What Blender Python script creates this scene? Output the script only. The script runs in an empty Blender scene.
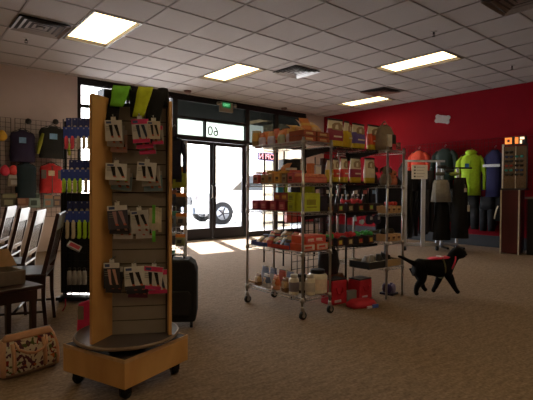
import bpy, bmesh, math, random
from mathutils import Vector, Matrix
random.seed(7)
R = math.radians
S = bpy.context.scene
COL = S.collection

# ------------------------------------------------------------------ camera geometry (measured once from the photograph)
F = 450.5; CX, CY = 266.5, 200.0
AZ, PITCH, ROLL, EYE = R(50.2), R(-1.0), R(0.345), 1.04
fw = Vector((math.cos(AZ)*math.cos(PITCH), math.sin(AZ)*math.cos(PITCH), math.sin(PITCH)))
rt0 = Vector((math.sin(AZ), -math.cos(AZ), 0)); up0 = rt0.cross(fw)
rt = rt0*math.cos(ROLL)+up0*math.sin(ROLL); up = up0*math.cos(ROLL)-rt0*math.sin(ROLL)
EYEP = Vector((0, 0, EYE))
def ray(px, py): return fw+rt*(px-CX)/F-up*(py-CY)/F
def onz(px, py, z): d = ray(px, py); return EYEP+d*((z-EYE)/d.z)
def onx(px, py, x): d = ray(px, py); return EYEP+d*(x/d.x)
def ony(px, py, y): d = ray(px, py); return EYEP+d*(y/d.y)
def at(px, py, dep): return EYEP+ray(px, py)*dep
cam = bpy.data.cameras.new('camera'); co = bpy.data.objects.new('camera', cam); COL.objects.link(co)
cam.sensor_width = 36; cam.sensor_fit = 'HORIZONTAL'; cam.lens = F/533*36; cam.clip_start = .05; cam.clip_end = 300
m = Matrix((( rt.x, up.x, -fw.x, 0), (rt.y, up.y, -fw.y, 0), (rt.z, up.z, -fw.z, EYE), (0, 0, 0, 1)))
co.matrix_world = m
S.camera = co

# ------------------------------------------------------------------ materials
_M = {}
def srgb(c):
    return tuple(((v/255)/12.92 if v/255 <= .04045 else ((v/255+.055)/1.055)**2.4) for v in c)
def mat(name, col, rough=.6, metal=0, var=.10, scale=30, bump=0, spec=.5, alpha=None, emit=0, sheen=0):
    if name in _M: return _M[name]
    mt = bpy.data.materials.new(name); mt.use_nodes = True
    nt = mt.node_tree; b = nt.nodes['Principled BSDF']
    c = srgb(col)
    tc = nt.nodes.new('ShaderNodeTexCoord'); nz = nt.nodes.new('ShaderNodeTexNoise'); nz.inputs['Scale'].default_value = scale
    nz.inputs['Detail'].default_value = 3
    nt.links.new(tc.outputs['Object'], nz.inputs['Vector'])
    cr = nt.nodes.new('ShaderNodeValToRGB')
    cr.color_ramp.elements[0].position = .3; cr.color_ramp.elements[1].position = .7
    cr.color_ramp.elements[0].color = tuple(v*(1-var) for v in c)+(1,)
    cr.color_ramp.elements[1].color = tuple(min(1, v*(1+var)) for v in c)+(1,)
    nt.links.new(nz.outputs['Fac'], cr.inputs['Fac']); nt.links.new(cr.outputs['Color'], b.inputs['Base Color'])
    b.inputs['Roughness'].default_value = rough; b.inputs['Metallic'].default_value = metal
    b.inputs['Specular IOR Level'].default_value = spec
    if emit:
        nt.links.new(cr.outputs['Color'], b.inputs['Emission Color']); b.inputs['Emission Strength'].default_value = emit
    if bump:
        bp = nt.nodes.new('ShaderNodeBump'); bp.inputs['Strength'].default_value = bump; bp.inputs['Distance'].default_value = .01
        nt.links.new(nz.outputs['Fac'], bp.inputs['Height']); nt.links.new(bp.outputs['Normal'], b.inputs['Normal'])
    _M[name] = mt
    return mt
def C(r, g, b, rough=.6, **k):
    if max(r, g, b) > 100: r, g, b = [int(round(255*(v/255)**.80)) for v in (r, g, b)]
    return mat('paint_%d_%d_%d_%d' % (r, g, b, int(rough*100)), (r, g, b), rough, **k)

def carpet_mat():
    mt = bpy.data.materials.new('carpet'); mt.use_nodes = True; nt = mt.node_tree; b = nt.nodes['Principled BSDF']
    tc = nt.nodes.new('ShaderNodeTexCoord')
    mp = nt.nodes.new('ShaderNodeMapping'); mp.inputs['Scale'].default_value = (1, 1, 1); nt.links.new(tc.outputs['Object'], mp.inputs['Vector'])
    n1 = nt.nodes.new('ShaderNodeTexNoise'); n1.inputs['Scale'].default_value = 55; n1.inputs['Detail'].default_value = 4
    n2 = nt.nodes.new('ShaderNodeTexNoise'); n2.inputs['Scale'].default_value = 9; n2.inputs['Detail'].default_value = 6; n2.inputs['Roughness'].default_value = .7
    mp2 = nt.nodes.new('ShaderNodeMapping'); mp2.inputs['Scale'].default_value = (1.0, 3.5, 1); mp2.inputs['Rotation'].default_value = (0, 0, .5)
    nt.links.new(tc.outputs['Object'], mp2.inputs['Vector'])
    nt.links.new(mp.outputs[0], n1.inputs['Vector']); nt.links.new(mp2.outputs[0], n2.inputs['Vector'])
    mx = nt.nodes.new('ShaderNodeMath'); mx.operation = 'ADD'
    nt.links.new(n1.outputs['Fac'], mx.inputs[0]); nt.links.new(n2.outputs['Fac'], mx.inputs[1])
    hf = nt.nodes.new('ShaderNodeMath'); hf.operation = 'MULTIPLY'; hf.inputs[1].default_value = .5; nt.links.new(mx.outputs[0], hf.inputs[0])
    cr = nt.nodes.new('ShaderNodeValToRGB'); e = cr.color_ramp.elements
    e[0].position = .38; e[0].color = srgb((113, 95, 77))+(1,); e[1].position = .62; e[1].color = srgb((153, 132, 111))+(1,)
    nt.links.new(hf.outputs[0], cr.inputs['Fac']); nt.links.new(cr.outputs['Color'], b.inputs['Base Color'])
    bp = nt.nodes.new('ShaderNodeBump'); bp.inputs['Strength'].default_value = .12; bp.inputs['Distance'].default_value = .01
    nt.links.new(n1.outputs['Fac'], bp.inputs['Height']); nt.links.new(bp.outputs['Normal'], b.inputs['Normal'])
    b.inputs['Roughness'].default_value = .95; b.inputs['Specular IOR Level'].default_value = .15
    return mt
def wood_mat(name, dark, light, rough=.4, scale=3, stretch=(12, 12, 1)):
    mt = bpy.data.materials.new(name); mt.use_nodes = True; nt = mt.node_tree; b = nt.nodes['Principled BSDF']
    tc = nt.nodes.new('ShaderNodeTexCoord'); mp = nt.nodes.new('ShaderNodeMapping'); mp.inputs['Scale'].default_value = stretch
    n = nt.nodes.new('ShaderNodeTexNoise'); n.inputs['Scale'].default_value = scale; n.inputs['Detail'].default_value = 5
    n.inputs['Distortion'].default_value = .6
    nt.links.new(tc.outputs['Object'], mp.inputs['Vector']); nt.links.new(mp.outputs[0], n.inputs['Vector'])
    cr = nt.nodes.new('ShaderNodeValToRGB'); e = cr.color_ramp.elements
    e[0].position = .35; e[0].color = srgb(dark)+(1,); e[1].position = .7; e[1].color = srgb(light)+(1,)
    nt.links.new(n.outputs['Fac'], cr.inputs['Fac']); nt.links.new(cr.outputs['Color'], b.inputs['Base Color'])
    b.inputs['Roughness'].default_value = rough
    return mt
def glass_mat(name, tint=(1, 1, 1), refl=.06):
    mt = bpy.data.materials.new(name); mt.use_nodes = True; nt = mt.node_tree
    nt.nodes.remove(nt.nodes['Principled BSDF']); out = nt.nodes['Material Output']
    tr = nt.nodes.new('ShaderNodeBsdfTransparent'); tr.inputs['Color'].default_value = tint+(1,)
    gl = nt.nodes.new('ShaderNodeBsdfGlossy'); gl.inputs['Roughness'].default_value = .02
    fr = nt.nodes.new('ShaderNodeFresnel'); fr.inputs['IOR'].default_value = 1.35
    mx = nt.nodes.new('ShaderNodeMixShader')
    nt.links.new(fr.outputs[0], mx.inputs[0]); nt.links.new(tr.outputs[0], mx.inputs[1]); nt.links.new(gl.outputs[0], mx.inputs[2])
    nt.links.new(mx.outputs[0], out.inputs['Surface'])
    return mt
def floral_mat():
    mt = bpy.data.materials.new('floral_cloth'); mt.use_nodes = True; nt = mt.node_tree; b = nt.nodes['Principled BSDF']
    tc = nt.nodes.new('ShaderNodeTexCoord'); v = nt.nodes.new('ShaderNodeTexVoronoi'); v.inputs['Scale'].default_value = 58
    n = nt.nodes.new('ShaderNodeTexNoise'); n.inputs['Scale'].default_value = 18; n.inputs['Detail'].default_value = 3
    ma = nt.nodes.new('ShaderNodeVectorMath'); ma.operation = 'MULTIPLY_ADD'; ma.inputs[1].default_value = (.06, .06, .06)
    nt.links.new(tc.outputs['Object'], n.inputs['Vector']); nt.links.new(n.outputs['Color'], ma.inputs[0]); nt.links.new(tc.outputs['Object'], ma.inputs[2]); nt.links.new(ma.outputs[0], v.inputs['Vector'])
    cr = nt.nodes.new('ShaderNodeValToRGB'); cr.color_ramp.interpolation = 'CONSTANT'; e = cr.color_ramp.elements
    e[0].position = 0; e[0].color = srgb((214, 206, 180))+(1,); e[1].position = .47; e[1].color = srgb((84, 96, 46))+(1,)
    for p, c in ((.52, (214, 206, 180)), (.55, (150, 36, 20)), (.62, (190, 100, 45)), (.66, (90, 40, 60))):
        x = e.new(p); x.color = srgb(c)+(1,)
    nt.links.new(v.outputs['Color'], cr.inputs['Fac']); nt.links.new(cr.outputs['Color'], b.inputs['Base Color']); b.inputs['Roughness'].default_value = .45
    return mt

CARPET = carpet_mat()
OAK = wood_mat('oak_veneer', (196, 144, 82), (226, 178, 112), .42, 4, (1, 1, .35))
DARKWOOD = wood_mat('dark_mahogany', (30, 14, 13), (54, 24, 19), .34, 4, (1, 1, .3))
MAROON = wood_mat('maroon_laminate', (64, 18, 20), (84, 28, 26), .35, 3, (1, 1, .3))
GLASS = glass_mat('window_glass'); SPAN = glass_mat('dark_film_glass', (.16, .17, .16)); TINT = glass_mat('tinted_film_glass', (.36, .39, .36))
CHROME = mat('chrome_wire', (178, 176, 174), .3, 1, .03)
BLKMET = mat('black_metal', (22, 22, 24), .4, .5, .1)
GREYMET = mat('grey_painted_metal', (196, 200, 212), .45, .15, .05)
ALU = mat('dark_anodised_frame', (30, 28, 34), .4, .3, .06)
WHITEP = mat('white_plastic', (226, 224, 218), .45, 0, .04)
BLACK = mat('black_cloth', (14, 14, 17), .85, 0, .3, 60, .2)
NAVY = mat('navy_cloth', (26, 30, 66), .8, 0, .2, 40, .2)
CHAR = mat('charcoal', (36, 36, 40), .6, 0, .15)
WALLW = mat('warm_grey_paint', (204, 192, 190), .85, 0, .02, 8)
WALLR = mat('crimson_paint', (124, 9, 25), .85, 0, .03, 6, spec=.15)
TILE = mat('ceiling_tile', (162, 157, 157), .95, 0, .05, 120, .1)
TBAR = mat('ceiling_tbar', (136, 132, 132), .8, 0, .02)
SLAT = mat('grey_slatwall', (150, 138, 124), .7, 0, .06, 12)
SLATD = mat('slat_groove', (70, 62, 54), .8, 0, .06, 12)
def emis(name, col, st):
    mt = bpy.data.materials.new(name); mt.use_nodes = True; nt = mt.node_tree
    nt.nodes.remove(nt.nodes['Principled BSDF']); e = nt.nodes.new('ShaderNodeEmission')
    tc = nt.nodes.new('ShaderNodeTexCoord'); n = nt.nodes.new('ShaderNodeTexNoise'); n.inputs['Scale'].default_value = 6
    nt.links.new(tc.outputs['Object'], n.inputs['Vector'])
    cr = nt.nodes.new('ShaderNodeValToRGB'); cr.color_ramp.elements[0].position = .3; cr.color_ramp.elements[1].position = .6
    cr.color_ramp.elements[0].color = (col[0]*.8, col[1]*.74, col[2]*.6, 1); cr.color_ramp.elements[1].color = col+(1,)
    nt.links.new(n.outputs['Fac'], cr.inputs['Fac']); nt.links.new(cr.outputs[0], e.inputs['Color'])
    e.inputs['Strength'].default_value = st
    nt.links.new(e.outputs[0], nt.nodes['Material Output'].inputs['Surface']); return mt

# ------------------------------------------------------------------ mesh builder
class MB:
    def __init__(s): s.v = []; s.f = []; s.mi = []; s.sm = []; s.m = []; s.T = Matrix.Identity(4)
    def idx(s, m):
        if m not in s.m: s.m.append(m)
        return s.m.index(m)
    def add(s, vs, fs, m, smooth=False):
        o = len(s.v); k = s.idx(m); s.v += [s.T @ Vector(v) for v in vs]
        for f in fs: s.f.append([i+o for i in f]); s.mi.append(k); s.sm.append(smooth)
        return s
    def box(s, x0, y0, z0, x1, y1, z1, m):
        vs = [(x, y, z) for z in (z0, z1) for y in (y0, y1) for x in (x0, x1)]
        return s.add(vs, [(0, 2, 3, 1), (4, 5, 7, 6), (0, 1, 5, 4), (1, 3, 7, 5), (3, 2, 6, 7), (2, 0, 4, 6)], m)
    def cbox(s, cx, cy, cz, w, d, h, m): return s.box(cx-w/2, cy-d/2, cz-h/2, cx+w/2, cy+d/2, cz+h/2, m)
    def prism(s, pts, y0, y1, m):          # outline in x,z extruded along y
        n = len(pts); vs = [(x, y0, z) for x, z in pts]+[(x, y1, z) for x, z in pts]
        return s.add(vs, [tuple(range(n)), tuple(range(2*n-1, n-1, -1))]+[(i, i+n, (i+1) % n+n, (i+1) % n) for i in range(n)], m)
    def tube(s, pts, r, m, n=6, caps=True, closed=False):
        pts = [Vector(p) for p in pts]; k = len(pts); rs = r if isinstance(r, (list, tuple)) else [r]*k
        vs = []; fs = []
        pn = None
        for i, p in enumerate(pts):
            a = pts[(i-1) % k] if (closed or i > 0) else p; b = pts[(i+1) % k] if (closed or i < k-1) else p
            d = (b-a); d = d.normalized() if d.length > 1e-9 else Vector((0, 0, 1))
            if pn is None: pn = d.orthogonal().normalized()
            pn = (pn-d*pn.dot(d)); pn = pn.normalized() if pn.length > 1e-6 else d.orthogonal().normalized()
            q = d.cross(pn)
            for j in range(n):
                t = 2*math.pi*j/n; vs.append(p+(pn*math.cos(t)+q*math.sin(t))*rs[i])
        for i in range(k if closed else k-1):
            for j in range(n):
                fs.append((i*n+j, i*n+(j+1) % n, ((i+1) % k)*n+(j+1) % n, ((i+1) % k)*n+j))
        if caps and not closed: fs += [tuple(range(n-1, -1, -1)), tuple(range((k-1)*n, k*n))]
        return s.add(vs, fs, m, n > 4)
    def loft(s, rings, m, n=16, sq=1.0, wave=0, wn=7, smooth=True, caps=True):
        # ring = (z, cx, cy, rx, ry[, material])
        vs = []
        for z, cx, cy, rx, ry, *mm in rings:
            for j in range(n):
                t = 2*math.pi*(j+.5)/n; c, q = math.cos(t), math.sin(t)
                c = math.copysign(abs(c)**sq, c); q = math.copysign(abs(q)**sq, q)
                w = 1+wave*math.sin(wn*t+z*9)
                vs.append((cx+rx*c*w, cy+ry*q*w, z))
        o = len(s.v); s.v += [s.T @ Vector(v) for v in vs]
        for i in range(len(rings)-1):
            mm = rings[i][5] if len(rings[i]) > 5 else m; k = s.idx(mm)
            for j in range(n):
                s.f.append([o+i*n+j, o+i*n+(j+1) % n, o+(i+1)*n+(j+1) % n, o+(i+1)*n+j]); s.mi.append(k); s.sm.append(smooth)
        if caps:
            k = s.idx(rings[0][5] if len(rings[0]) > 5 else m)
            s.f.append([o+j for j in range(n-1, -1, -1)]); s.mi.append(k); s.sm.append(False)
            k = s.idx(rings[-2][5] if len(rings[-2]) > 5 else m)
            s.f.append([o+(len(rings)-1)*n+j for j in range(n)]); s.mi.append(k); s.sm.append(False)
        return s
    def build(s, name, parent=None, bevel=0, loc=None, rotz=None, label=None):
        me = bpy.data.meshes.new(name); me.from_pydata([tuple(v) for v in s.v], [], s.f)
        for m_ in s.m: me.materials.append(m_)
        me.polygons.foreach_set('material_index', s.mi); me.polygons.foreach_set('use_smooth', s.sm); me.update()
        bm = bmesh.new(); bm.from_mesh(me); bmesh.ops.recalc_face_normals(bm, faces=bm.faces); bm.to_mesh(me); bm.free()
        o = bpy.data.objects.new(name, me); COL.objects.link(o)
        if parent: o.parent = parent
        if loc is not None: o.location = loc
        if rotz is not None: o.rotation_euler.z = rotz
        if bevel:
            b = o.modifiers.new('bevel', 'BEVEL'); b.width = bevel; b.segments = 2; b.limit_method = 'ANGLE'; b.angle_limit = R(40)
        if label: o['label'] = label
        return o
def tag(o, label, cat, group=None, kind=None):
    o['label'] = label; o['category'] = cat
    if group: o['group'] = group
    if kind: o['kind'] = kind
    return o
def thing(name, label, cat, loc=(0, 0, 0), rotz=0, group=None):
    o = bpy.data.objects.new(name, None); o.empty_display_size = .1; COL.objects.link(o)
    o.location = loc; o.rotation_euler = (0, 0, rotz); return tag(o, label, cat, group)
def struct(o): o['kind'] = 'structure'; return o
def dup(root, loc, rotz=None, label=None, group=None):
    r = root.copy(); COL.objects.link(r); r.location = loc
    if rotz is not None: r.rotation_euler.z = rotz
    if label: r['label'] = label
    if group: r['group'] = group
    for ch in list(root.children):
        c = ch.copy(); COL.objects.link(c); c.parent = r
        for g in list(ch.children):
            d = g.copy(); COL.objects.link(d); d.parent = c
    return r
def text_mesh(name, txt, size, m, parent, loc, rot, extrude=.003):
    cu = bpy.data.curves.new(name, 'FONT'); cu.body = txt; cu.size = size; cu.extrude = extrude; cu.align_x = 'CENTER'; cu.align_y = 'CENTER'
    t = bpy.data.objects.new(name, cu); COL.objects.link(t)
    dg = bpy.context.evaluated_depsgraph_get(); me = bpy.data.meshes.new_from_object(t.evaluated_get(dg))
    bpy.data.objects.remove(t); me.materials.clear(); me.materials.append(m)
    o = bpy.data.objects.new(name, me); COL.objects.link(o); o.parent = parent; o.location = loc; o.rotation_euler = rot
    return o
FACE = AZ-math.pi/2            # local -Y looks towards the photographer's side
WEST = -math.pi/2              # local -Y looks towards -x
def ordn(i, n, far='window'):
    if i == 0: return 'nearest the %s' % far
    if i == n-1: return 'farthest from the %s' % far
    return ['second', 'third', 'fourth', 'fifth', 'sixth', 'seventh', 'eighth'][i-1]+' from the %s end' % far

# ------------------------------------------------------------------ the room
XW, YW, ZC = 8.955, 8.35, 3.073          # red wall, shopfront wall, ceiling
X0, Y0 = -4.0, -3.5
struct(MB().box(X0, Y0, -.1, XW, YW, 0, CARPET).build('floor'))
# ceiling with openings for the fluorescent fittings
gx, gy, gs = 1.749, 2.107, .61
lights = [(0, 5), (4, 6), (7, 2), (10, 6)]
hidden_lights = [(-3, 2), (-6, -3), (0, -3), (3, -6), (7, -4), (-2, -8)]
holes = {}
for i, j in lights+hidden_lights: holes[(i, j)] = 1; holes[(i, j+1)] = 1
cb = MB()
i0, i1 = int((X0-gx)//gs), int((XW-gx)//gs)+1
j0, j1 = int((Y0-gy)//gs), int((YW-gy)//gs)+1
for j in range(j0, j1+1):
    y0, y1 = max(Y0, gy+j*gs), min(YW, gy+(j+1)*gs)
    if y1 <= y0: continue
    run = None
    for i in range(i0, i1+2):
        x = gx+i*gs
        solid = (i, j) not in holes and i <= i1
        if solid and run is None: run = max(X0, x)
        if not solid and run is not None:
            xe = min(XW, x)
            if xe > run: cb.box(run, y0, ZC, xe, y1, ZC+.02, TILE)
            run = None
cb.box(X0, Y0, ZC+.16, XW, YW, ZC+.2, TILE)
struct(cb.build('ceiling'))
tb = MB()
for i in range(i0, i1+1):
    x = gx+i*gs
    if X0 < x < XW: tb.box(x-.009, Y0, ZC-.007, x+.009, YW, ZC+.001, TBAR)
for j in range(j0, j1+1):
    y = gy+j*gs
    if Y0 < y < YW: tb.box(X0, y-.009, ZC-.0072, XW, y+.009, ZC+.001, TBAR)
# leave the bars out under the middle of each fitting
struct(tb.build('trim_1'))
struct(MB().box(XW, Y0, -.1, XW+.15, YW+.15, ZC+.2, WALLR).build('wall_right'))
struct(MB().box(X0-.15, Y0, -.1, X0, YW+.15, ZC+.2, WALLW).build('wall_left'))
struct(MB().box(X0-.15, Y0-.15, -.1, XW+.15, Y0, ZC+.2, WALLW).build('wall_back'))
struct(MB().box(XW-.012, Y0, 0, XW, YW-.06, .22, mat('black_base', (18, 18, 24), .5)).build('baseboard_right'))
# shopfront wall: solid ends and narrow sill; opening from x 2.56 to 8.27
WX0, WX1 = 2.56, 8.27
w = MB(); w.box(X0, YW, -.1, WX0, YW+.15, ZC+.2, WALLW); w.box(WX1, YW, -.1, XW, YW+.15, ZC+.2, WALLW)
w.box(WX0, YW, ZC-.06, WX1, YW+.15, ZC+.2, ALU)
struct(w.build('wall_front'))
def frame_bits(xs, zs, ext, depth=.07):
    b = MB()
    for x0, x1, z0, z1 in ext: b.box(x0, YW-.02, z0, x1, YW+depth, z1, ALU)
    return b
ZT = ZC-.06
# window_1 (left of the doors)
b = frame_bits(0, 0, [(2.56, 2.62, .0, ZT), (4.43, 4.55, 0, ZT), (3.45, 3.51, 0, ZT), (2.62, 4.43, ZT-.07, ZT), (2.62, 4.43, 2.54, 2.60), (2.62, 4.43, .0, .12)])
struct(b.build('window_1', bevel=.004))
wg = MB()
for x0, x1 in ((2.62, 3.45), (3.51, 4.43)):
    for z0, z1 in ((.12, 2.54), (2.60, ZT-.07)): wg.box(x0, YW+.03, z0, x1, YW+.036, z1, GLASS)
o = struct(wg.build('window_pane', bpy.data.objects['window_1']))
# doors with transoms
b = frame_bits(0, 0, [(6.31, 6.42, 0, ZT), (4.55, 6.31, ZT-.07, ZT), (4.55, 6.31, 2.56, 2.62), (4.55, 6.31, 2.13, 2.23), (5.20, 5.24, 2.23, 2.56)])
tr = struct(b.build('trim_2', bevel=.004))
wg = MB(); wg.box(4.55, YW+.03, 2.62, 6.31, YW+.036, ZT-.07, SPAN); wg.box(4.55, YW+.03, 2.23, 5.20, YW+.036, 2.56, TINT); wg.box(5.24, YW+.03, 2.23, 6.31, YW+.036, 2.56, TINT)
o = wg.build('transom_pane', tr)
text_mesh('street_number', '60', .29, mat('number_vinyl', (24, 26, 26), .6), tr, (5.44, YW+.026, 2.36), (R(90), 0, R(180)), .001)
for k, (x0, x1) in enumerate(((4.555, 5.425), (5.435, 6.305))):
    b = MB(); st = .075
    b.box(x0, YW, .01, x0+st, YW+.045, 2.125, ALU); b.box(x1-st, YW, .01, x1, YW+.045, 2.125, ALU)
    b.box(x0+st, YW, .01, x1-st, YW+.045, .25, ALU); b.box(x0+st, YW, 2.05, x1-st, YW+.045, 2.125, ALU)
    d = struct(b.build('door_%d' % (k+1), bevel=.003))
    MB().box(x0+st, YW+.02, .25, x1-st, YW+.026, 2.05, GLASS).build('door_pane', d)
    hx = x1-.04 if k == 0 else x0+.04
    h = MB(); h.tube([(hx, YW, .9), (hx, YW-.05, .92), (hx, YW-.05, 1.16), (hx, YW, 1.18)], .011, CHROME, 8); h.build('door_handle', d)
struct(MB().box(4.55, YW-.05, 0, 6.31, YW+.1, .01, CHROME).build('trim_3'))
# windows right of the doors
b = frame_bits(0, 0, [(7.20, 7.31, 0, ZT), (8.17, 8.27, 0, ZT)]+[(a, c, z0, z1) for a, c in ((6.42, 7.20), (7.31, 8.17)) for z0, z1 in ((ZT-.07, ZT), (2.13, 2.20), (0, .12))])
w2 = struct(b.build('window_2', bevel=.004))
wg = MB()
for x0, x1 in ((6.42, 7.20), (7.31, 8.17)):
    wg.box(x0, YW+.03, .12, x1, YW+.036, 2.13, GLASS); wg.box(x0, YW+.03, 2.20, x1, YW+.036, ZT-.07, SPAN)
wg.build('window_pane', w2)

# ------------------------------------------------------------------ ceiling fittings
LAMP = emis('lamp_diffuser', (1.0, .76, .42), 4.0)
FRAMEM = mat('troffer_frame', (60, 52, 46), .5, .2, .05)
def troffer(i, j, label):
    t = thing('ceiling_light', label, 'ceiling light', (gx+(i+.5)*gs, gy+(j+1)*gs, ZC), 0, 'fluorescent ceiling lights')
    w, l = gs-.024, 2*gs-.024; b = MB()
    for a in ((-w/2, -l/2, -w/2+.02, l/2), (w/2-.02, -l/2, w/2, l/2), (-w/2+.02, -l/2, w/2-.02, -l/2+.02), (-w/2+.02, l/2-.02, w/2-.02, l/2)):
        b.box(a[0], a[1], -.012, a[2], a[3], .06, FRAMEM)
    b.build('frame', t)
    MB().box(-w/2+.02, -l/2+.02, .034, w/2-.02, l/2-.02, .05, LAMP).build('diffuser', t)
    return t
# the grid bar that would cross the middle of a fitting is cut there: rebuild trim_1 without it
me = bpy.data.objects['trim_1']; bpy.data.objects.remove(me)
tb = MB()
for i in range(i0, i1+1):
    x = gx+i*gs
    if X0 < x < XW: tb.box(x-.009, Y0, ZC-.007, x+.009, YW, ZC+.001, TBAR)
for j in range(j0, j1+1):
    y = gy+j*gs
    if not (Y0 < y < YW): continue
    cuts = sorted(gx+i*gs for i, jj in lights+hidden_lights if jj+1 == j)
    x = X0
    for c in cuts:
        tb.box(x, y-.009, ZC-.0072, c, y+.009, ZC+.001, TBAR); x = c+gs
    tb.box(x, y-.009, ZC-.0072, XW, y+.009, ZC+.001, TBAR)
struct(tb.build('trim_1'))
troffer(0, 5, 'lit ceiling light panel next to the large square air vent')
troffer(4, 6, 'lit ceiling light panel nearest the exit sign over the doors')
troffer(7, 2, 'lit ceiling light panel farthest from the shopfront, between two sprinklers')
troffer(10, 6, 'lit ceiling light panel beside the crimson wall near the small vent')
for i, j in hidden_lights: troffer(i, j, 'lit ceiling light panel behind the photographer')
VENTM = mat('vent_metal', (120, 112, 108), .45, .3, .08); VENTD = mat('vent_dark', (40, 38, 40), .7)
def vent(x, y, label, s=.57, m1=VENTM):
    t = thing('ceiling_vent', label, 'air vent', (x, y, ZC-.007), 0, 'ceiling air vents')
    MB().box(-s/2, -s/2, -.004, s/2, s/2, 0, VENTD).build('backing', t)
    b = MB()
    for k in range(4):
        a = s/2-k*.066; c = a-.035; z0, z1 = -.022+.004*k, -.006
        b.add([(-a, -a, z0), (a, -a, z0), (a, a, z0), (-a, a, z0), (-c, -c, z1-.004*0), (c, -c, z1), (c, c, z1), (-c, c, z1)],
              [(0, 1, 5, 4), (1, 2, 6, 5), (2, 3, 7, 6), (3, 0, 4, 7)], m1)
    b.cbox(0, 0, -.012, .06, .06, .01, m1)
    b.build('louvre', t)
vent(1.43, 6.1, 'large square louvred air vent beside the brightest light panel')
vent(5.24, 5.53, 'square louvred air vent above the chrome snack shelf', m1=mat('vent_bright', (190, 196, 204), .3, .5, .08))
vent(7.52, 5.5, 'brownish square air vent near the red wall light', m1=mat('vent_brown', (104, 78, 70), .5, .1, .08))
vent(5.05, 1.95, 'square air vent cut off by the top edge of the view')
def sprinkler(x, y, label):
    t = thing('sprinkler_head', label, 'sprinkler', (x, y, ZC), 0, 'ceiling sprinklers')
    b = MB(); b.loft([(0, 0, 0, .035, .035), (-.006, 0, 0, .03, .03)], CHROME); b.build('escutcheon', t)
    b = MB(); b.loft([(0, 0, 0, .01, .01), (-.03, 0, 0, .01, .01)], CHAR, 8); b.tube([(.012, 0, -.02), (.018, 0, -.04), (0, 0, -.055), (-.018, 0, -.04), (-.012, 0, -.02)], .003, CHAR)
    b.loft([(-.055, 0, 0, .022, .022), (-.058, 0, 0, .022, .022)], CHAR, 10); b.build('deflector', t)
sprinkler(1.4, 6.72, 'sprinkler head by the large vent over the left gridwall')
sprinkler(5.27, 3.05, 'sprinkler head beside the light panel farthest from shopfront')
sprinkler(7.6, 3.04, 'sprinkler head close to the crimson wall')
def detector(x, y, label):
    b = MB(); b.loft([(0, 0, 0, .075, .075), (-.03, 0, 0, .07, .07), (-.045, 0, 0, .045, .045)], mat('detector', (96, 66, 62), .5), 16)
    tag(b.build('smoke_detector', loc=(x, y, ZC)), label, 'smoke detector', 'round ceiling detectors')
detector(4.6, 8.02, 'round dark ceiling detector above the left door jamb')
detector(7.3, 8.12, 'round dark ceiling detector above the windows')
# exit sign with twin emergency heads
t = thing('exit_sign', 'beige exit sign with two emergency lamp heads above the doors', 'exit sign', (5.73, YW-.02, 2.90))
BEIGE = mat('beige_plastic', (150, 142, 128), .5)
MB().box(-.17, -.06, -.09, .17, 0, .13, BEIGE).build('housing', t, bevel=.006)
MB().box(-.12, -.064, -.0, .10, -.06, .12, mat('exit_green', (30, 120, 70), .4, emit=.35)).build('face_plate', t)
text_mesh('lettering', 'EXIT', .085, mat('exit_letters', (120, 220, 150), .4, emit=.8), t, (-.01, -.066, .06), (R(90), 0, 0), .001)
for sx in (-1, 1):
    b = MB(); b.tube([(sx*.17, -.03, .08), (sx*.22, -.04, .08)], .012, BEIGE, 8); b.tube([(sx*.22, -.02, .085), (sx*.22, -.085, .07)], [.03, .042], BEIGE, 12); b.build('lamp_head', t)

# ------------------------------------------------------------------ outside
PAVE = mat('pale_concrete', (205, 203, 200), .9, 0, .05, 3)
struct(MB().box(-6, YW+.15, -.12, 30, 40, -.02, PAVE).build('ground'))
STUC = mat('stucco', (196, 178, 150), .9, 0, .05, 14, .1); SOFF = mat('soffit_paint', (16, 16, 15), .8, 0, .04)
t = thing('entrance_canopy', 'grey canopy over the shop entrance', 'canopy', (6.6, 9.8, 3.12))
MB().box(-2.75, -1.45, 0, 5, 1.25, .35, SOFF).build('soffit', t)
for xx in (9.15,):
    b = MB(); b.box(-.28, -.28, -.1, .28, .28, 3.12, STUC); b.box(-.33, -.33, -.1, .33, .33, .3, STUC)
    tag(b.build('canopy_pillar', loc=(xx, 10.55, 0)), 'tan stucco pillar outside behind the neon sign', 'pillar')
b = MB(); b.box(-.2, 0, 0, 9, .3, 5.2, STUC); b.box(1.2, -.05, .8, 3.2, 0, 2.4, CHAR); b.box(-.2, -.1, 5.2, 9, .3, 5.4, CHAR)
tag(b.build('neighbour_building', loc=(18, 20, 0)), 'tan stucco building across the car park', 'building')
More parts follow.
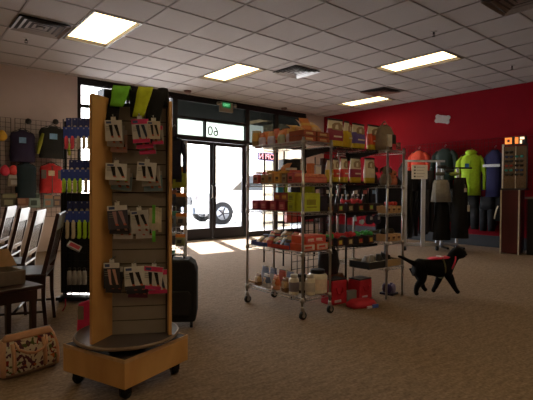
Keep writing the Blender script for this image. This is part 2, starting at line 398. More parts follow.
# parked car
CARP = mat('car_white_paint', (232, 234, 238), .25, 0, .02); CARG = mat('car_glass', (40, 46, 54), .1); TYRE = mat('tyre', (28, 28, 30), .8); RIM = mat('rim', (170, 172, 178), .3, .8)
t = thing('parked_suv', 'white sport utility vehicle parked outside the glass doors', 'car', (9.85, 12.9, -.02), R(-10))
b = MB()
prof = [(-2.3, .35), (-2.32, .72), (-2.2, .98), (-1.15, 1.12), (-.5, 1.68), (1.9, 1.72), (2.3, 1.15), (2.35, .35)]
b.prism([(x, z) for x, z in prof], -.92, .92, CARP); b.build('body', t, bevel=.07)
b = MB(); b.prism([(-1.05, 1.12), (-.5, 1.6), (.35, 1.62), (.35, 1.12)], -.935, -.92, CARG); b.prism([(.45, 1.12), (.45, 1.62), (1.8, 1.62), (2.05, 1.14)], -.935, -.92, CARG); b.build('side_window', t)
for x in (-1.4, 1.45):
    for y in (-.86, .86):
        b = MB(); b.tube([(x, y-.11, .36), (x, y+.11, .36)], .37, TYRE, 24)
        wh = b.build('wheel', t)
        b = MB(); b.tube([(x, y-.125, .36), (x, y+.125, .36)], .22, RIM, 12)
        for k in range(5): b.tube([(x, y-.13, .36), (x+.2*math.cos(k*1.257), y-.13, .36+.2*math.sin(k*1.257))], .025, CHAR, 4)
        b.build('rim', wh)
b = MB(); b.box(-2.36, -.6, .62, -2.3, .6, .9, CHAR); b.build('grille', t)
b = MB(); b.box(-2.38, -.85, .35, -2.28, .85, .56, mat('bumper', (90, 98, 110), .5)); b.build('bumper', t, bevel=.02)
b = MB(); b.box(-2.34, -.9, .78, -2.1, -.62, .95, RIM); b.box(-2.34, .62, .78, -2.1, .9, .95, RIM); b.build('headlight', t)
# neon open sign, seen from behind
t = thing('open_sign', 'small lit OPEN sign hung in the window, seen mirrored from inside', 'sign', (6.90, YW-.06, 1.885))
MB().box(-.25, 0, -.09, .25, .03, .09, mat('sign_black', (24, 20, 40), .5)).build('panel', t, bevel=.006)
b = MB()
for z in (-.085, .085): b.tube([(-.24, -.008, z), (.24, -.008, z)], .006, mat('neon_blue', (80, 90, 190), .4, emit=.8), 6)
for x in (-.245, .245): b.tube([(x, -.008, -.085), (x, -.008, .085)], .006, mat('neon_blue', (80, 90, 190), .4, emit=.8), 6)
b.build('neon_border', t)
text_mesh('lettering', 'OPEN', .185, mat('neon_pink', (255, 170, 180), .4, emit=1.6), t, (0, -.006, -.002), (R(90), 0, R(180)), .004)
b = MB(); b.tube([(-.2, .01, .09), (-.2, .01, 1.05)], .002, CHAR, 4); b.tube([(.2, .01, .09), (.2, .01, 1.05)], .002, CHAR, 4); b.build('hanging_cord', t)
# bone on the crimson wall
b = MB(); pts = []
for cxx, a0 in ((.1, -80), (.1, -30)): pass
def arc(cx, cz, r, a0, a1, n=7): return [(cx+r*math.cos(R(a0+(a1-a0)*i/n)), cz+r*math.sin(R(a0+(a1-a0)*i/n))) for i in range(n+1)]
bone = arc(.12, -.045, .045, -130, 50)+arc(.12, .045, .045, -50, 130)+arc(-.12, .045, .045, 50, 230)+arc(-.12, -.045, .045, 130, 310)
b.T = Matrix.Translation((XW-.02, 4.95, 2.60)) @ Matrix.Rotation(WEST, 4, 'Z') @ Matrix.Rotation(R(12), 4, 'Y')
b.prism(bone, -.01, .018, mat('bone_grey', (172, 168, 170), .6))
tag(b.build('bone_plaque'), 'pale bone-shaped plaque mounted high on the crimson wall', 'wall plaque')

# ------------------------------------------------------------------ product kits
PBLACK = C(20, 20, 24, .5); PWHITE = C(214, 210, 204, .5); PINK = C(214, 40, 92, .5); GREEN = C(96, 200, 60, .6); NEONY = C(186, 214, 34, .7)
SKIN = C(190, 140, 120, .7); KRAFT = C(150, 118, 84, .8)
def sleeve_pack(parent_mat, w, h, style):
    """flat hanging pack of leg sleeves: card header, picture window with two dark sleeves, hang tab. front at -Y, top at z=0"""
    b = MB(); d = .012
    b.box(-w/2, -d, -h, w/2, 0, -.018, parent_mat)
    b.box(-.012, -d*.6, -.018, .012, -d*.4, 0, WHITEP)
    y = -d-.0012
    hd = style.get('head')
    if hd: b.box(-w/2, y, -.018-h*.18, w/2, -d, -.018, hd)
    b.box(-w*.42, y-.0006, -.018-h*.14, -w*.12, y, -.024, style.get('logo', C(52, 66, 110, .5)))
    for s in (-1, 1):
        cx = s*w*.15+w*.06; z1, z0 = -h*.34, -h*.80
        lm = style.get('leg', PBLACK)
        b.add([(cx-w*.175, y-.001, z1), (cx+w*.03, y-.001, z1), (cx+w*.13+s*w*.05, y-.001, z0), (cx+w*.0+s*w*.05, y-.001, z0)], [(0, 3, 2, 1)], lm)
        b.add([(cx+w*.0+s*w*.05, y-.001, z0), (cx+w*.13+s*w*.05, y-.001, z0), (cx+w*.18+s*w*.05, y-.001, z0-h*.07), (cx+w*.03+s*w*.05, y-.001, z0-h*.07)], [(0, 3, 2, 1)], style.get('foot', C(190, 80, 60, .6)))
    if style.get('band'): b.box(-w/2, y-.0008, -h, w/2, y, -h*.86, style['band'])
    for k in range(3): b.box(-w*.44, y-.0005, -h*(.42+.07*k), -w*.2, y, -h*(.40+.07*k), C(120, 116, 112, .6))
    return b

# ------------------------------------------------------------------ revolving display in the foreground
GREYP = C(150, 142, 134, .5); DARKP = C(58, 54, 60, .5)
sp = thing('revolving_display', 'oak and grey slatwall revolving display on a square oak base', 'display stand', (1.006, 2.408, 0), 0)
a20 = R(20)
b = MB(); b.T = Matrix.Rotation(a20, 4, 'Z'); s = .235
b.box(-s, -s, .072, s, s, .2, OAK); b.box(-s+.004, -s+.004, .2, s-.004, s-.004, .216, mat('base_top', (48, 42, 44), .5)); b.build('base', sp, bevel=.003)
b = MB(); b.T = Matrix.Rotation(a20, 4, 'Z')
for x0, y0, x1, y1 in ((-s, -s, s, -s+.006), (-s, s-.006, s, s), (-s, -s+.006, -s+.006, s-.006), (s-.006, -s+.006, s, s-.006)): b.box(x0, y0, .2, x1, y1, .218, C(196, 150, 98, .4))
b.build('edge_banding', sp)
b = MB(); b.loft([(.216, 0, 0, .1, .1), (.245, 0, 0, .1, .1)], BLKMET, 24); b.build('bearing', sp)
b = MB(); b.loft([(.245, 0, 0, .267, .267), (.247, 0, 0, .272, .272), (.263, 0, 0, .272, .272), (.265, 0, 0, .268, .268)], mat('turntable_laminate', (78, 70, 72), .35), 72, smooth=False)
b.build('turntable', sp)
b = MB(); b.tube([(.2725*math.cos(t*math.pi/36), .2725*math.sin(t*math.pi/36), .255) for t in range(72)], .0095, C(112, 92, 74, .3), 6, closed=True); b.build('turntable_edge', sp)
for sx in (-1, 1):
    for sy in (-1, 1):
        b = MB(); b.T = Matrix.Rotation(a20, 4, 'Z') @ Matrix.Translation((sx*(s-.055), sy*(s-.055), 0)) @ Matrix.Rotation(.6*sx+sy, 4, 'Z')
        b.tube([(-.016, 0, .028), (.016, 0, .028)], .028, BLKMET, 14); b.box(-.024, -.02, .028, .024, .02, .072, BLKMET); b.build('caster', sp)
# tower: four slatwall faces and oak wings
cx0, cy0 = 1.006, 2.408
Aw = Vector((.902-cx0, 2.390-cy0)); Bw = Vector((1.170-cx0, 2.238-cy0))
ZB, ZTOP = .266, 1.50
def slatwall(A, B, name='slatwall'):
    b = MB(); d = (B-A); L = d.length; ang = math.atan2(d.y, d.x)
    b.T = Matrix.Translation((A.x, A.y, 0)) @ Matrix.Rotation(ang, 4, 'Z')
    b.box(0, .006, ZB, L, .018, ZTOP, SLATD)
    z = ZB; k = 0
    while z < ZTOP-.01:
        z1 = min(z+.071, ZTOP); b.box(0, 0, z, L, .006, z1, SLAT); z += .077
    o = b.build(name, sp); return ang, L
def wing(A, B, z1=1.53, th=.0175):
    b = MB(); d = (B-A); L = d.length; ang = math.atan2(d.y, d.x)
    b.T = Matrix.Translation((A.x, A.y, 0)) @ Matrix.Rotation(ang, 4, 'Z')
    b.prism([(0, ZB), (L, ZB), (L, z1-.01), (L-.01, z1), (0, z1)], -th/2, th/2, OAK)
    b.build('oak_wing', sp, bevel=.002)
mirr = Vector((2*(1.0485-cx0)*0, 0))
n_in = Vector((.50, .866)).normalized()
A2 = Aw+Vector((.36, .93)).normalized()*.25; B2 = Bw+Vector((.36, .93)).normalized()*.25
sl_ang, sl_len = slatwall(Aw, Bw); slatwall(Bw, B2); slatwall(B2, A2); slatwall(A2, Aw)
L1w = Vector((.768-cx0, 2.296-cy0)); R1w = Vector((1.151-cx0, 2.186-cy0))
wing(Aw+Vector((.006, .004)), L1w); wing(Bw+Vector((.004, .012)), R1w, 1.525)
ctr = (Aw+Bw+A2+B2)/4
wing(B2-Vector((.02, 0)), B2+Vector((-.02, .09))); wing(A2, A2+(A2-ctr).normalized()*.05)
b = MB(); pts = [Aw, Bw, B2, A2]
b.add([(p.x, p.y, ZTOP) for p in pts]+[(p.x, p.y, ZTOP+.012) for p in pts], [(0, 1, 2, 3), (4, 5, 6, 7), (0, 1, 5, 4), (1, 2, 6, 5), (2, 3, 7, 6), (3, 0, 4, 7)], BLKMET); b.build('top_cap', sp)
# packs on hooks in front of the nearest slatwall
def on_slat(px, py, out):
    """point over the slatwall plane, moved OUT metres towards the viewer"""
    n = Vector((math.sin(sl_ang), -math.cos(sl_ang), 0)); p0 = Vector((Aw.x+cx0, Aw.y+cy0, 0))+n*out
    r = ray(px, py); t = (p0-EYEP).dot(n)/r.dot(n); return EYEP+r*t
GR = 'hanging packs on the revolving display'
st_w = dict(logo=C(52, 66, 110, .5)); st_pink = dict(head=PINK, band=PINK, leg=C(40, 52, 76, .6)); st_dark = dict(head=PWHITE, leg=C(150, 110, 110, .6))
st_g = dict(head=GREYP, leg=PBLACK); st_leg = dict(head=PWHITE, leg=SKIN, foot=SKIN); st_btm = dict(band=C(60, 58, 66, .6)); st_pb = dict(head=PINK, band=C(190, 40, 90, .6))
hooks = [  # (px0, py0, px1, py1), list of (material, style, dx, dz) from front to back, descriptions
 ((105, 117, 122, 141), [(PWHITE, st_w), (GREYP, st_g), (C(170, 120, 104, .6), st_g)], 'top row beside the left oak wing'),
 ((131, 116, 148, 143), [(C(196, 190, 186, .5), st_pink), (DARKP, st_pink), (GREYP, st_pink)], 'top row in the middle of the slatwall'),
 ((147, 118, 160, 139), [(C(206, 190, 168, .5), dict()), (GREYP, st_pink)], 'top row against the thin right wing'),
 ((106, 160, 127, 180), [(PWHITE, st_w), (GREYP, dict(leg=GREEN)), (C(96, 124, 128, .5), st_g)], 'second row beside the left oak wing'),
 ((138, 159, 157, 181), [(PWHITE, st_w), (GREYP, st_g), (C(96, 124, 128, .5), st_g)], 'second row against the thin right wing'),
 ((107, 202, 127, 229), [(C(72, 70, 84, .5), st_dark), (DARKP, st_leg), (PWHITE, dict())], 'third row beside the left oak wing'),
 ((130, 207, 148, 229), [(C(186, 182, 176, .5), dict()), (PWHITE, st_g), (PWHITE, st_w)], 'third row in the middle of the slatwall'),
 ((104, 259, 120, 288), [(C(46, 44, 52, .5), st_leg), (DARKP, st_dark)], 'bottom row beside the left oak wing'),
 ((124, 263, 144, 289), [(PWHITE, st_btm), (C(56, 56, 64, .5), dict()), (C(100, 36, 60, .5), dict())], 'bottom row in the middle of the slatwall'),
 ((145, 263, 164, 289), [(PWHITE, st_pb), (C(206, 198, 186, .5), st_pink)], 'bottom row against the thin right wing')]
def mname(style, bm):
    if style in (st_pink, st_pb): return 'pink-banded'
    if bm in (PWHITE,): return 'white'
    if bm in (DARKP,): return 'dark'
    return 'greyish'
for hi, ((x0, y0, x1, y1), packs, where) in enumerate(hooks):
    n = Vector((math.sin(sl_ang), -math.cos(sl_ang), 0))
    out = .085
    c = on_slat((x0+x1)/2, y0, out)
    w_ = (on_slat(x1, y0, out)-on_slat(x0, y0, out)).length; h_ = (c.z-on_slat((x0+x1)/2, y1, out).z)
    # the hook belongs to the display
    hk = MB(); base = c-n*out
    hk.tube([base-Vector((cx0, cy0, 0)), c+n*.025-Vector((cx0, cy0, 0)), c+n*.03+Vector((0, 0, .008))-Vector((cx0, cy0, 0))], .003, CHROME, 5); hk.build('peg_hook', sp)
    for k, (bm_, st) in enumerate(packs):
        b = sleeve_pack(bm_, w_, h_*(1+.04*k), st)
        off = n*(-.024*k)+Vector((math.cos(sl_ang), math.sin(sl_ang), 0))*(.014*k*(1 if hi % 2 else .8))+Vector((0, 0, -.022*k))
        o = b.build('sleeve_pack', loc=c+off, rotz=sl_ang)
        o.rotation_euler.y = random.uniform(-.10, .10); o.rotation_euler.z += random.uniform(-.12, .12)
        tag(o, '%s sleeve pack, %s, %s' % (mname(st, bm_), where, ['front of its hook', 'second on its hook', 'last on its hook'][k]), 'sleeve pack', GR)
# bundle of white and green strap socks, third row right
def strip(w, h, d, m1, m2=None):
    b = MB(); b.T = Matrix.Identity(4)
    n = 6; vs = []
    for i in range(n+1):
        z = -h*i/n; b_ = .006*math.sin(i*1.2)
        vs += [(-w/2, b_-d, z), (w/2, b_-d, z), (w/2, b_, z), (-w/2, b_, z)]
    for i in range(n):
        for j in range(4):
            b.add([vs[i*4+j], vs[i*4+(j+1) % 4], vs[(i+1)*4+(j+1) % 4], vs[(i+1)*4+j]], [(0, 1, 2, 3)], (m2 if m2 and i > n*.55 else m1))
    b.box(-w/2, -d, -.002, w/2, 0, 0, m1); return b
CREAM = C(206, 192, 166, .7)
for k, (px, py, h, m1, m2) in enumerate([(151, 208, .13, CREAM, None), (154, 205, .17, GREEN, CREAM), (157, 207, .14, CREAM, None), (160, 208, .15, CREAM, None), (154, 224, .11, GREEN, None)]):
    b = strip(.016, h*.85, .012, m1, m2); c = on_slat(px, py, .08+.008*(k % 3))
    tag(b.build('sock_strip', loc=c, rotz=sl_ang), ['cream', 'green-topped', 'plain cream', 'outer cream', 'lowest green'][k]+' narrow sock strip in third row of revolving display', 'sock', 'sock strips on the revolving display')
# neon arm sleeves draped over the top
def drape(p_top, w, hang, m1, out=.03, lean=0, back=.12):
    n = Vector((math.sin(sl_ang), -math.cos(sl_ang), 0)); t = Vector((math.cos(sl_ang), math.sin(sl_ang), 0))
    b = MB(); path = [(-back, -.03), (-back*.7, .012), (-.02, .020), (.012, .016), (out, -.02)]
    for i in range(1, 6): path.append((out+.004*i, -.02-(hang-.02)*i/5))
    vs = []; N = len(path)
    for i, (o_, z) in enumerate(path):
        ww = w*(1-.25*max(0, i-4)/5); sh = lean*max(0, i-3)/6
        for s_ in (-1, -.5, 0, .5, 1):
            vs.append(p_top+t*(s_*ww/2+sh)+n*(o_+.006*math.cos(s_*3+i))+Vector((0, 0, z)))
        for s_ in (1, .5, 0, -.5, -1):
            vs.append(p_top+t*(s_*ww/2+sh)+n*(o_-.012+.006*math.cos(s_*3+i))+Vector((0, 0, z-.004)))
    fs = []
    for i in range(N-1):
        for j in range(10): fs.append((i*10+j, i*10+(j+1) % 10, (i+1)*10+(j+1) % 10, (i+1)*10+j))
    fs += [tuple(range(10)), tuple(range((N-1)*10, N*10))]
    b.add(vs, fs, m1, True); return b
top = lambda px: Vector(on_slat(px, 101, 0.0).to_tuple()[:2]+(ZTOP+.02,))
for k, (px, w_, hang, m1, lean, lift, lab) in enumerate([
    (113, .085, .11, BLACK, 0, 0, 'black arm sleeve under the lime one on top of the revolving display'),
    (122, .085, .055, C(110, 205, 40, .8), -.02, .022, 'lime green arm sleeve draped over the top of the revolving display'),
    (137, .075, .085, BLACK, .0, .0, 'black arm sleeve between the lime and yellow ones on revolving display'),
    (146, .075, .105, C(198, 216, 30, .8), -.035, .022, 'neon yellow arm sleeve draped over the top of the revolving display'),
    (157, .095, .12, BLACK, -.02, .012, 'wide black sleeve hanging beside the yellow one over the display top')]):
    p = top(px); p.z += lift+.045
    b = drape(p, w_, hang+.045, m1, .03+.5*lift, lean)
    tag(b.build('arm_sleeve'), lab, 'arm sleeve', 'arm sleeves on top of the display')
b = MB(); p = on_slat(163, 93, .0)
b.T = Matrix.Translation((p.x, p.y, 1.50)) @ Matrix.Rotation(sl_ang, 4, 'Z')
b.loft([(0.012, 0, .02, .035, .05), (.05, 0, .02, .032, .045), (.10, 0, .02, .028, .04), (.106, 0, .02, .01, .02)], BLACK, 10, .7, .04)
tag(b.build('folded_sleeve'), 'rolled black sleeve standing at the right corner of the display top', 'arm sleeve')
# pink pouch with grey tag hanging at the back left of the display
t = thing('pink_pouch', 'hot pink pouch with a grey tag hanging behind the left oak wing', 'pouch', at(84, 304, 2.62), FACE)
b = MB(); b.prism([(-.045, -.19), (-.035, -.19), (.03, -.15), (.05, 0), (.02, .02), (-.035, 0), (-.04, -.07)], 0, .03, C(220, 34, 84, .6)); b.build('pouch_body', t, bevel=.006)
MB().box(-.035, -.004, -.09, -.002, 0, -.012, C(120, 108, 92, .6)).build('tag_card', t)

# ------------------------------------------------------------------ handbag
p = onz(32, 366, 0)
t = thing('handbag', 'floral satchel handbag with tan leather trim standing on the carpet', 'handbag', (.605, 2.88, 0), R(12))
TAN = C(196, 142, 104, .45); FLOR = floral_mat()
t.scale = (1, .95, 1.12)
b = MB(); W2 = .158
b.loft([(0.004, 0, 0, W2*.96, .062), (.012, 0, 0, W2, .07), (.06, 0, 0, W2*1.0, .072), (.12, 0, 0, W2*.97, .06), (.17, 0, 0, W2*.88, .036), (.196, 0, 0, W2*.80, .018), (.2, 0, 0, W2*.78, .012)], FLOR, 28, .45)
b.build('bag_body', t)
b = MB(); b.loft([(.176, 0, 0, W2*.885, .034), (.184, 0, 0, W2*.87, .031), (.2, 0, 0, W2*.81, .018), (.206, 0, 0, W2*.79, .012)], TAN, 28, .45); b.build('leather_top', t)
b = MB(); b.loft([(0, 0, 0, W2*.95, .062), (.014, 0, 0, W2*1.012, .073), (.02, 0, 0, W2*1.01, .073)], C(120, 96, 80, .5), 28, .45); b.build('leather_bottom', t)
for sx in (-1, 1):
    b = MB(); b.loft([(.01, sx*W2*.93, 0, .014, .062), (.06, sx*W2*.95, 0, .016, .064), (.12, sx*W2*.92, 0, .016, .05), (.175, sx*W2*.83, 0, .014, .026)], TAN, 10, .6); b.build('leather_end', t)
    b = MB(); x = sx*.085-.02
    b.tube([(x, -.078, .03), (x, -.078, .07), (x, -.070, .12), (x, -.048, .165)], .011, TAN, 6); b.build('leather_strap', t)
b = MB(); b.tube([(-.095, -.055, .172), (-.085, -.085, .14), (-.045, -.094, .118), (0, -.094, .108), (.04, -.094, .118), (.072, -.085, .14), (.08, -.055, .172)], .007, TAN, 8); b.build('carry_handle', t)
b = MB(); b.tube([(-.095, .03, .19), (-.135, .045, .17), (-.19, .03, .11), (-.205, -.02, .05), (-.18, -.03, .03)], .006, C(206, 186, 170, .3), 8); b.build('shoulder_strap', t)
b = MB(); b.tube([(-.13, 0, .207), (.13, 0, .207)], .003, CHROME, 6); b.build('zip', t)

# ------------------------------------------------------------------ dining chairs and low table on the left
def chair_at(y, label, g='dark slat-back chairs in a row', x=.93, rz=R(-22)):
    t = thing('slat_back_chair', label, 'chair', (x, y, 0), rz, g)      # seat towards -x, back at +x
    hw = .205; t.scale = (1, 1, .955)
    def lean(z): return .0+max(0, z-.42)*.20
    for sy in (-1, 1):
        b = MB(); b.tube([(.02, sy*hw, 0), (0, sy*hw, .25), (.0, sy*hw, .45), (lean(.7), sy*hw, .7), (lean(.905), sy*hw, .905)], [.017, .019, .022, .021, .018], DARKWOOD, 4); b.build('back_post', t, bevel=.003)
        b = MB(); b.tube([(-.40, sy*hw, 0), (-.40, sy*hw, .42)], [.016, .024], DARKWOOD, 4); b.build('leg', t)
    b = MB(); b.T = Matrix.Translation((lean(.84), 0, .84)) @ Matrix.Rotation(.2, 4, 'Y'); b.box(-.012, -hw-.01, -.062, .012, hw+.01, .075, DARKWOOD); b.build('top_rail', t, bevel=.006)
    b = MB(); b.T = Matrix.Translation((lean(.53), 0, .53)) @ Matrix.Rotation(.2, 4, 'Y'); b.box(-.01, -hw, -.02, .01, hw, .02, DARKWOOD); b.build('lower_rail', t, bevel=.003)
    for k in range(7):
        y_ = -.15+.05*k; b = MB(); b.T = Matrix.Translation((lean(.67), y_, .67)) @ Matrix.Rotation(.2, 4, 'Y'); b.box(-.006, -.012, -.125, .006, .012, .135, DARKWOOD); b.build('back_slat', t)
    b = MB(); b.box(-.44, -.225, .43, .02, .225, .455, DARKWOOD); b.build('seat', t, bevel=.008)
    b = MB(); b.box(-.41, -.205, .36, -.0, -.19, .43, DARKWOOD); b.box(-.41, .19, .36, -.0, .205, .43, DARKWOOD); b.box(-.41, -.19, .36, -.395, .19, .43, DARKWOOD); b.build('apron', t)
    b = MB(); b.tube([(-.39, -hw, .16), (0, -hw, .16)], .01, DARKWOOD, 6); b.tube([(-.39, hw, .16), (0, hw, .16)], .01, DARKWOOD, 6); b.tube([(-.2, -hw, .16), (-.2, hw, .16)], .01, DARKWOOD, 6); b.build('stretcher', t)
    return t
c0 = chair_at(3.76, 'dark wooden slat-back chair nearest the handbag, end of its row')
dup(c0, (.92, 4.36, 0), R(-23), 'dark wooden slat-back chair, second from the handbag, top rail shining')
dup(c0, (.92, 4.97, 0), R(-22), 'dark wooden slat-back chair, third from the handbag, top rail shining')
dup(c0, (.92, 5.62, 0), R(-22), 'dark wooden slat-back chair farthest from the handbag')
t = thing('low_table', 'low dark wooden side table in front of the row of chairs', 'table', (.405, 3.145, 0), R(14))
b = MB(); b.box(-.30, -.20, .435, .28, .22, .46, DARKWOOD); b.build('table_top', t, bevel=.006)
b = MB(); b.box(-.27, -.175, .37, .25, -.16, .435, DARKWOOD); b.box(-.27, .18, .37, .25, .195, .435, DARKWOOD); b.box(.235, -.16, .37, .25, .18, .435, DARKWOOD); b.box(-.27, -.16, .37, -.255, .18, .435, DARKWOOD); b.build('apron', t)
for sx in (-.255, .232):
    for sy in (-.155, .175): b = MB(); b.tube([(sx, sy, 0), (sx, sy, .435)], [.018, .024], DARKWOOD, 4); b.build('leg', t)
t = thing('wooden_box', 'open grey-brown box with pale wood end on the low table', 'box', (.43, 3.21, .46), R(12))
GB = C(112, 100, 88, .6); PALE = C(206, 160, 104, .5)
b = MB(); b.box(-.26, -.13, 0, .19, -.115, .085, GB); b.box(-.26, .125, 0, .19, .14, .085, GB); b.box(-.26, -.115, 0, .19, .125, .012, GB); b.box(.178, -.115, .012, .19, .125, .085, GB); b.box(-.26, -.115, .012, -.248, .125, .085, GB); b.build('box_body', t, bevel=.003)
b = MB(); b.prism([(-.26, .0), (.14, .0), (.085, .115), (-.26, .115)], -.105, -.09, PALE); b.T = Matrix.Identity(4); o = b.build('end_panel', t); o.location = (.09, .19, .086)

# ------------------------------------------------------------------ sock tower beyond the chairs
def gridwall(name, label, cat, loc, rotz, w, h, step=.076, m_=BLKMET, r=.0036, group=None, z0=0):
    t = thing(name, label, cat, loc, rotz, group)
    b = MB(); n = int(round(w/step)); k = int(round(h/step))
    b.tube([(-w/2, 0, z0), (w/2, 0, z0), (w/2, 0, z0+h), (-w/2, 0, z0+h)], r*1.5, m_, 4, closed=True)
    for i in range(1, n): x = -w/2+w*i/n; b.tube([(x, 0, z0), (x, 0, z0+h)], r, m_, 4, False)
    for i in range(1, k): z = z0+h*i/k; b.tube([(-w/2, -.004, z), (w/2, -.004, z)], r, m_, 4, False)
    b.build('wire_grid', t); return t
SOCKB = C(34, 54, 150, .5); SOCKD = mat('dark_blue_card', (36, 46, 104), .6)
d0 = 4.12; pt = at(77, 200, d0+.15)
tw = gridwall('sock_tower', 'black wire grid floor stand holding rows of blue sock cards', 'display stand', (pt.x+.02, pt.y, 0), FACE, .30, 1.72)
b = MB(); b.box(-.17, -.12, .02, .17, .12, .05, BLKMET); b.box(-.14, -.005, .05, -.12, .012, 1.7, BLKMET); b.box(.12, -.005, .05, .14, .012, 1.7, BLKMET); b.build('stand_base', tw)
for sx in (-.14, .14):
    for sy in (-.09, .09): b = MB(); b.loft([(0, sx, sy, .015, .015), (.02, sx, sy, .018, .018)], CHAR, 8); b.build('foot', tw)
b = MB(); b.box(-.19, .02, .06, .19, .05, 1.02, BLACK); b.build('dark_backing', tw, bevel=.01)  # added dark sheet, blocks the bright window and sunlit floor behind the stand
def sock_card(px, py, dep, w, hc, hs, mc, ms, label, group):
    t = thing('sock_card', label, 'sock pack', at(px, py, dep), FACE, group)
    b = MB(); b.box(-w/2, -.006, -hc, w/2, 0, 0, mc); b.box(-.006, -.0075, -.02, .006, -.006, -.008, C(150, 150, 170, .4)); b.build('card', t)
    if hs:
        b = MB()
        b.loft([(-hc-hs, -w*.05, -.008, w*.20, .008), (-hc-hs*.9, -w*.02, -.008, w*.34, .012), (-hc-hs*.72, .04*w, -.006, w*.30, .012), (-hc-hs*.3, 0, -.004, w*.32, .010), (-hc*.8, 0, -.001, w*.34, .006)], ms, 8)
        b.build('sock', t)
LIME = C(150, 196, 34, .8); GREYS = C(150, 138, 128, .8); REDS = C(206, 50, 70, .8); CRM = C(178, 160, 134, .8)
k = 0
for ri, (yb, yf, cols, xs) in enumerate([(118, 127, [REDS, REDS, GREYS, CRM, CRM], (66.5, 72.5, 78.5, 84, 89.5)), (160, 169.5, [LIME, LIME, LIME, LIME, GREYS, GREYS], (64, 69.5, 75, 80.5, 86, 91.2)),
        (201, 211, [CRM, CRM, LIME, LIME, LIME], (67.5, 73.5, 79.5, 85, 90.5))]):
    rn = ['top', 'middle', 'bottom'][ri]
    for j, x in enumerate(xs):
        cn = {id(REDS): 'pink red', id(GREYS): 'grey', id(CRM): 'cream', id(LIME): 'lime'}[id(cols[j])]
        sock_card(x, yf, d0-.06, .053, .10, (.10, .11, .15)[ri], SOCKB, cols[j], '%s sock under blue card, %s row of sock tower, %s' % (cn, rn, ordn(j, len(xs), 'chairs')), 'front sock cards on the tower')
    for j, x in enumerate(xs[-5:]):
        sock_card(x+2.5, yb, d0+.06, .050, .088, .02, SOCKD, GREYS, 'dark blue back card, %s row of sock tower, %s' % (rn, ordn(j, 5, 'chairs')), 'rear sock cards on the tower')
for j in range(4):
    t = thing('sport_bottle', 'whitish bottle pack with black cap low on sock tower, %s' % ordn(j, 4, 'chairs'), 'bottle', at(69.5+5*j, 284.5, d0-.03), FACE, 'bottle packs on the sock tower')
    b = MB(); b.loft([(0, 0, 0, .019, .018), (.07, 0, 0, .021, .019), (.12, 0, 0, .018, .016), (.128, 0, 0, .011, .011)], C(150, 148, 146, .5), 10); b.build('bottle_body', t)
    b = MB(); b.loft([(.128, 0, 0, .013, .013), (.155, 0, 0, .009, .009)], PBLACK, 8); b.build('cap', t)
b = MB(); b.T = Matrix.Translation(at(74, 247, d0-.05)) @ Matrix.Rotation(FACE+.2, 4, 'Z') @ Matrix.Rotation(.5, 4, 'Y') @ Matrix.Rotation(-.5, 4, 'X')
b.box(-.06, -.02, -.02, .06, .02, .03, C(170, 172, 180, .5)); b.box(-.045, -.021, -.012, .05, -.02, .022, C(160, 30, 50, .5)); tag(b.build('red_white_carton', bevel=.003), 'small red and white carton tilted on the sock tower', 'box')
b = MB(); b.T = Matrix.Translation(at(69, 302, 3.9)) @ Matrix.Rotation(FACE, 4, 'Z')
b.tube([(-.03, 0, .03), (-.03, 0, -.03), (-.06, 0, -.09)], .005, C(170, 20, 50, .6), 6); b.loft([(-.15, .01, 0, .02, .012), (-.11, .01, 0, .028, .015), (-.08, 0, 0, .02, .012)], C(186, 26, 62, .6), 10)
tag(b.build('dangling_pouch'), 'small crimson pouch dangling near the floor by the sock tower', 'pouch')

# ------------------------------------------------------------------ garments
def coat(label, name, cat, loc, rotz, w, h, body, trim=None, sleeves=True, tagc=None, group=None, puff=.12, hood=False, parts=()):
    """a hung jacket or vest; top of hanger at loc, front -Y"""
    t = thing(name, label, cat, loc, rotz, group)
    b = MB(); z = -.06
    sw = .31 if sleeves else .40
    b.loft([(z-h, 0, 0, w*(sw+.02), puff*.8), (z-h*.75, 0, 0, w*(sw+.01), puff), (z-h*.45, 0, 0, w*sw, puff), (z-h*.18, 0, 0, w*(sw+.02), puff*.9), (z-h*.07, 0, 0, w*(sw-.02), puff*.7), (z-.005, 0, 0, w*.16, puff*.5), (z+.02, 0, 0, w*.11, puff*.4)], body, 22, .8, .05, 8)
    b.build('garment_body', t)
    if sleeves:
        for s_ in (-1, 1):
            b = MB(); b.tube([(s_*w*.24, 0, z-h*.07), (s_*w*.38, -.005, z-h*.20), (s_*w*.44, -.02, z-h*.50), (s_*w*.43, -.05, z-h*.86)], [w*.085, w*.10, w*.085, w*.06], body, 10); b.build('sleeve', t)
    if hood: b = MB(); b.loft([(z-.03, 0, .0, w*.16, .07), (z+.04, 0, .01, w*.19, .085), (z+.08, 0, .02, w*.12, .06)], body, 14, 1, .05); b.build('hood', t)
    if trim: b = MB(); b.box(-.006, -puff*1.06, z-h, .006, -puff*.5, z-.03, trim); b.box(-w*.40, -puff*1.03, z-h*.5, -w*.22, -puff*.7, z-h*.2, trim); b.box(w*.22, -puff*1.03, z-h*.5, w*.40, -puff*.7, z-h*.2, trim); b.build('trim_band', t)
    if tagc: b = MB(); b.box(-w*.15, -puff*1.12, z-h*.40, w*.08, -puff*1.08, z-h*.22, tagc); b.build('card_tag', t)
    b = MB(); b.tube([(-w*.36, 0, z-.03), (0, 0, z+.05), (w*.36, 0, z-.03)], .006, PBLACK, 6); b.tube([(0, 0, z+.05), (0, 0, z+.09), (.02, 0, z+.11), (.03, .01, z+.09)], .003, CHROME, 5); b.build('hanger', t)
    return t
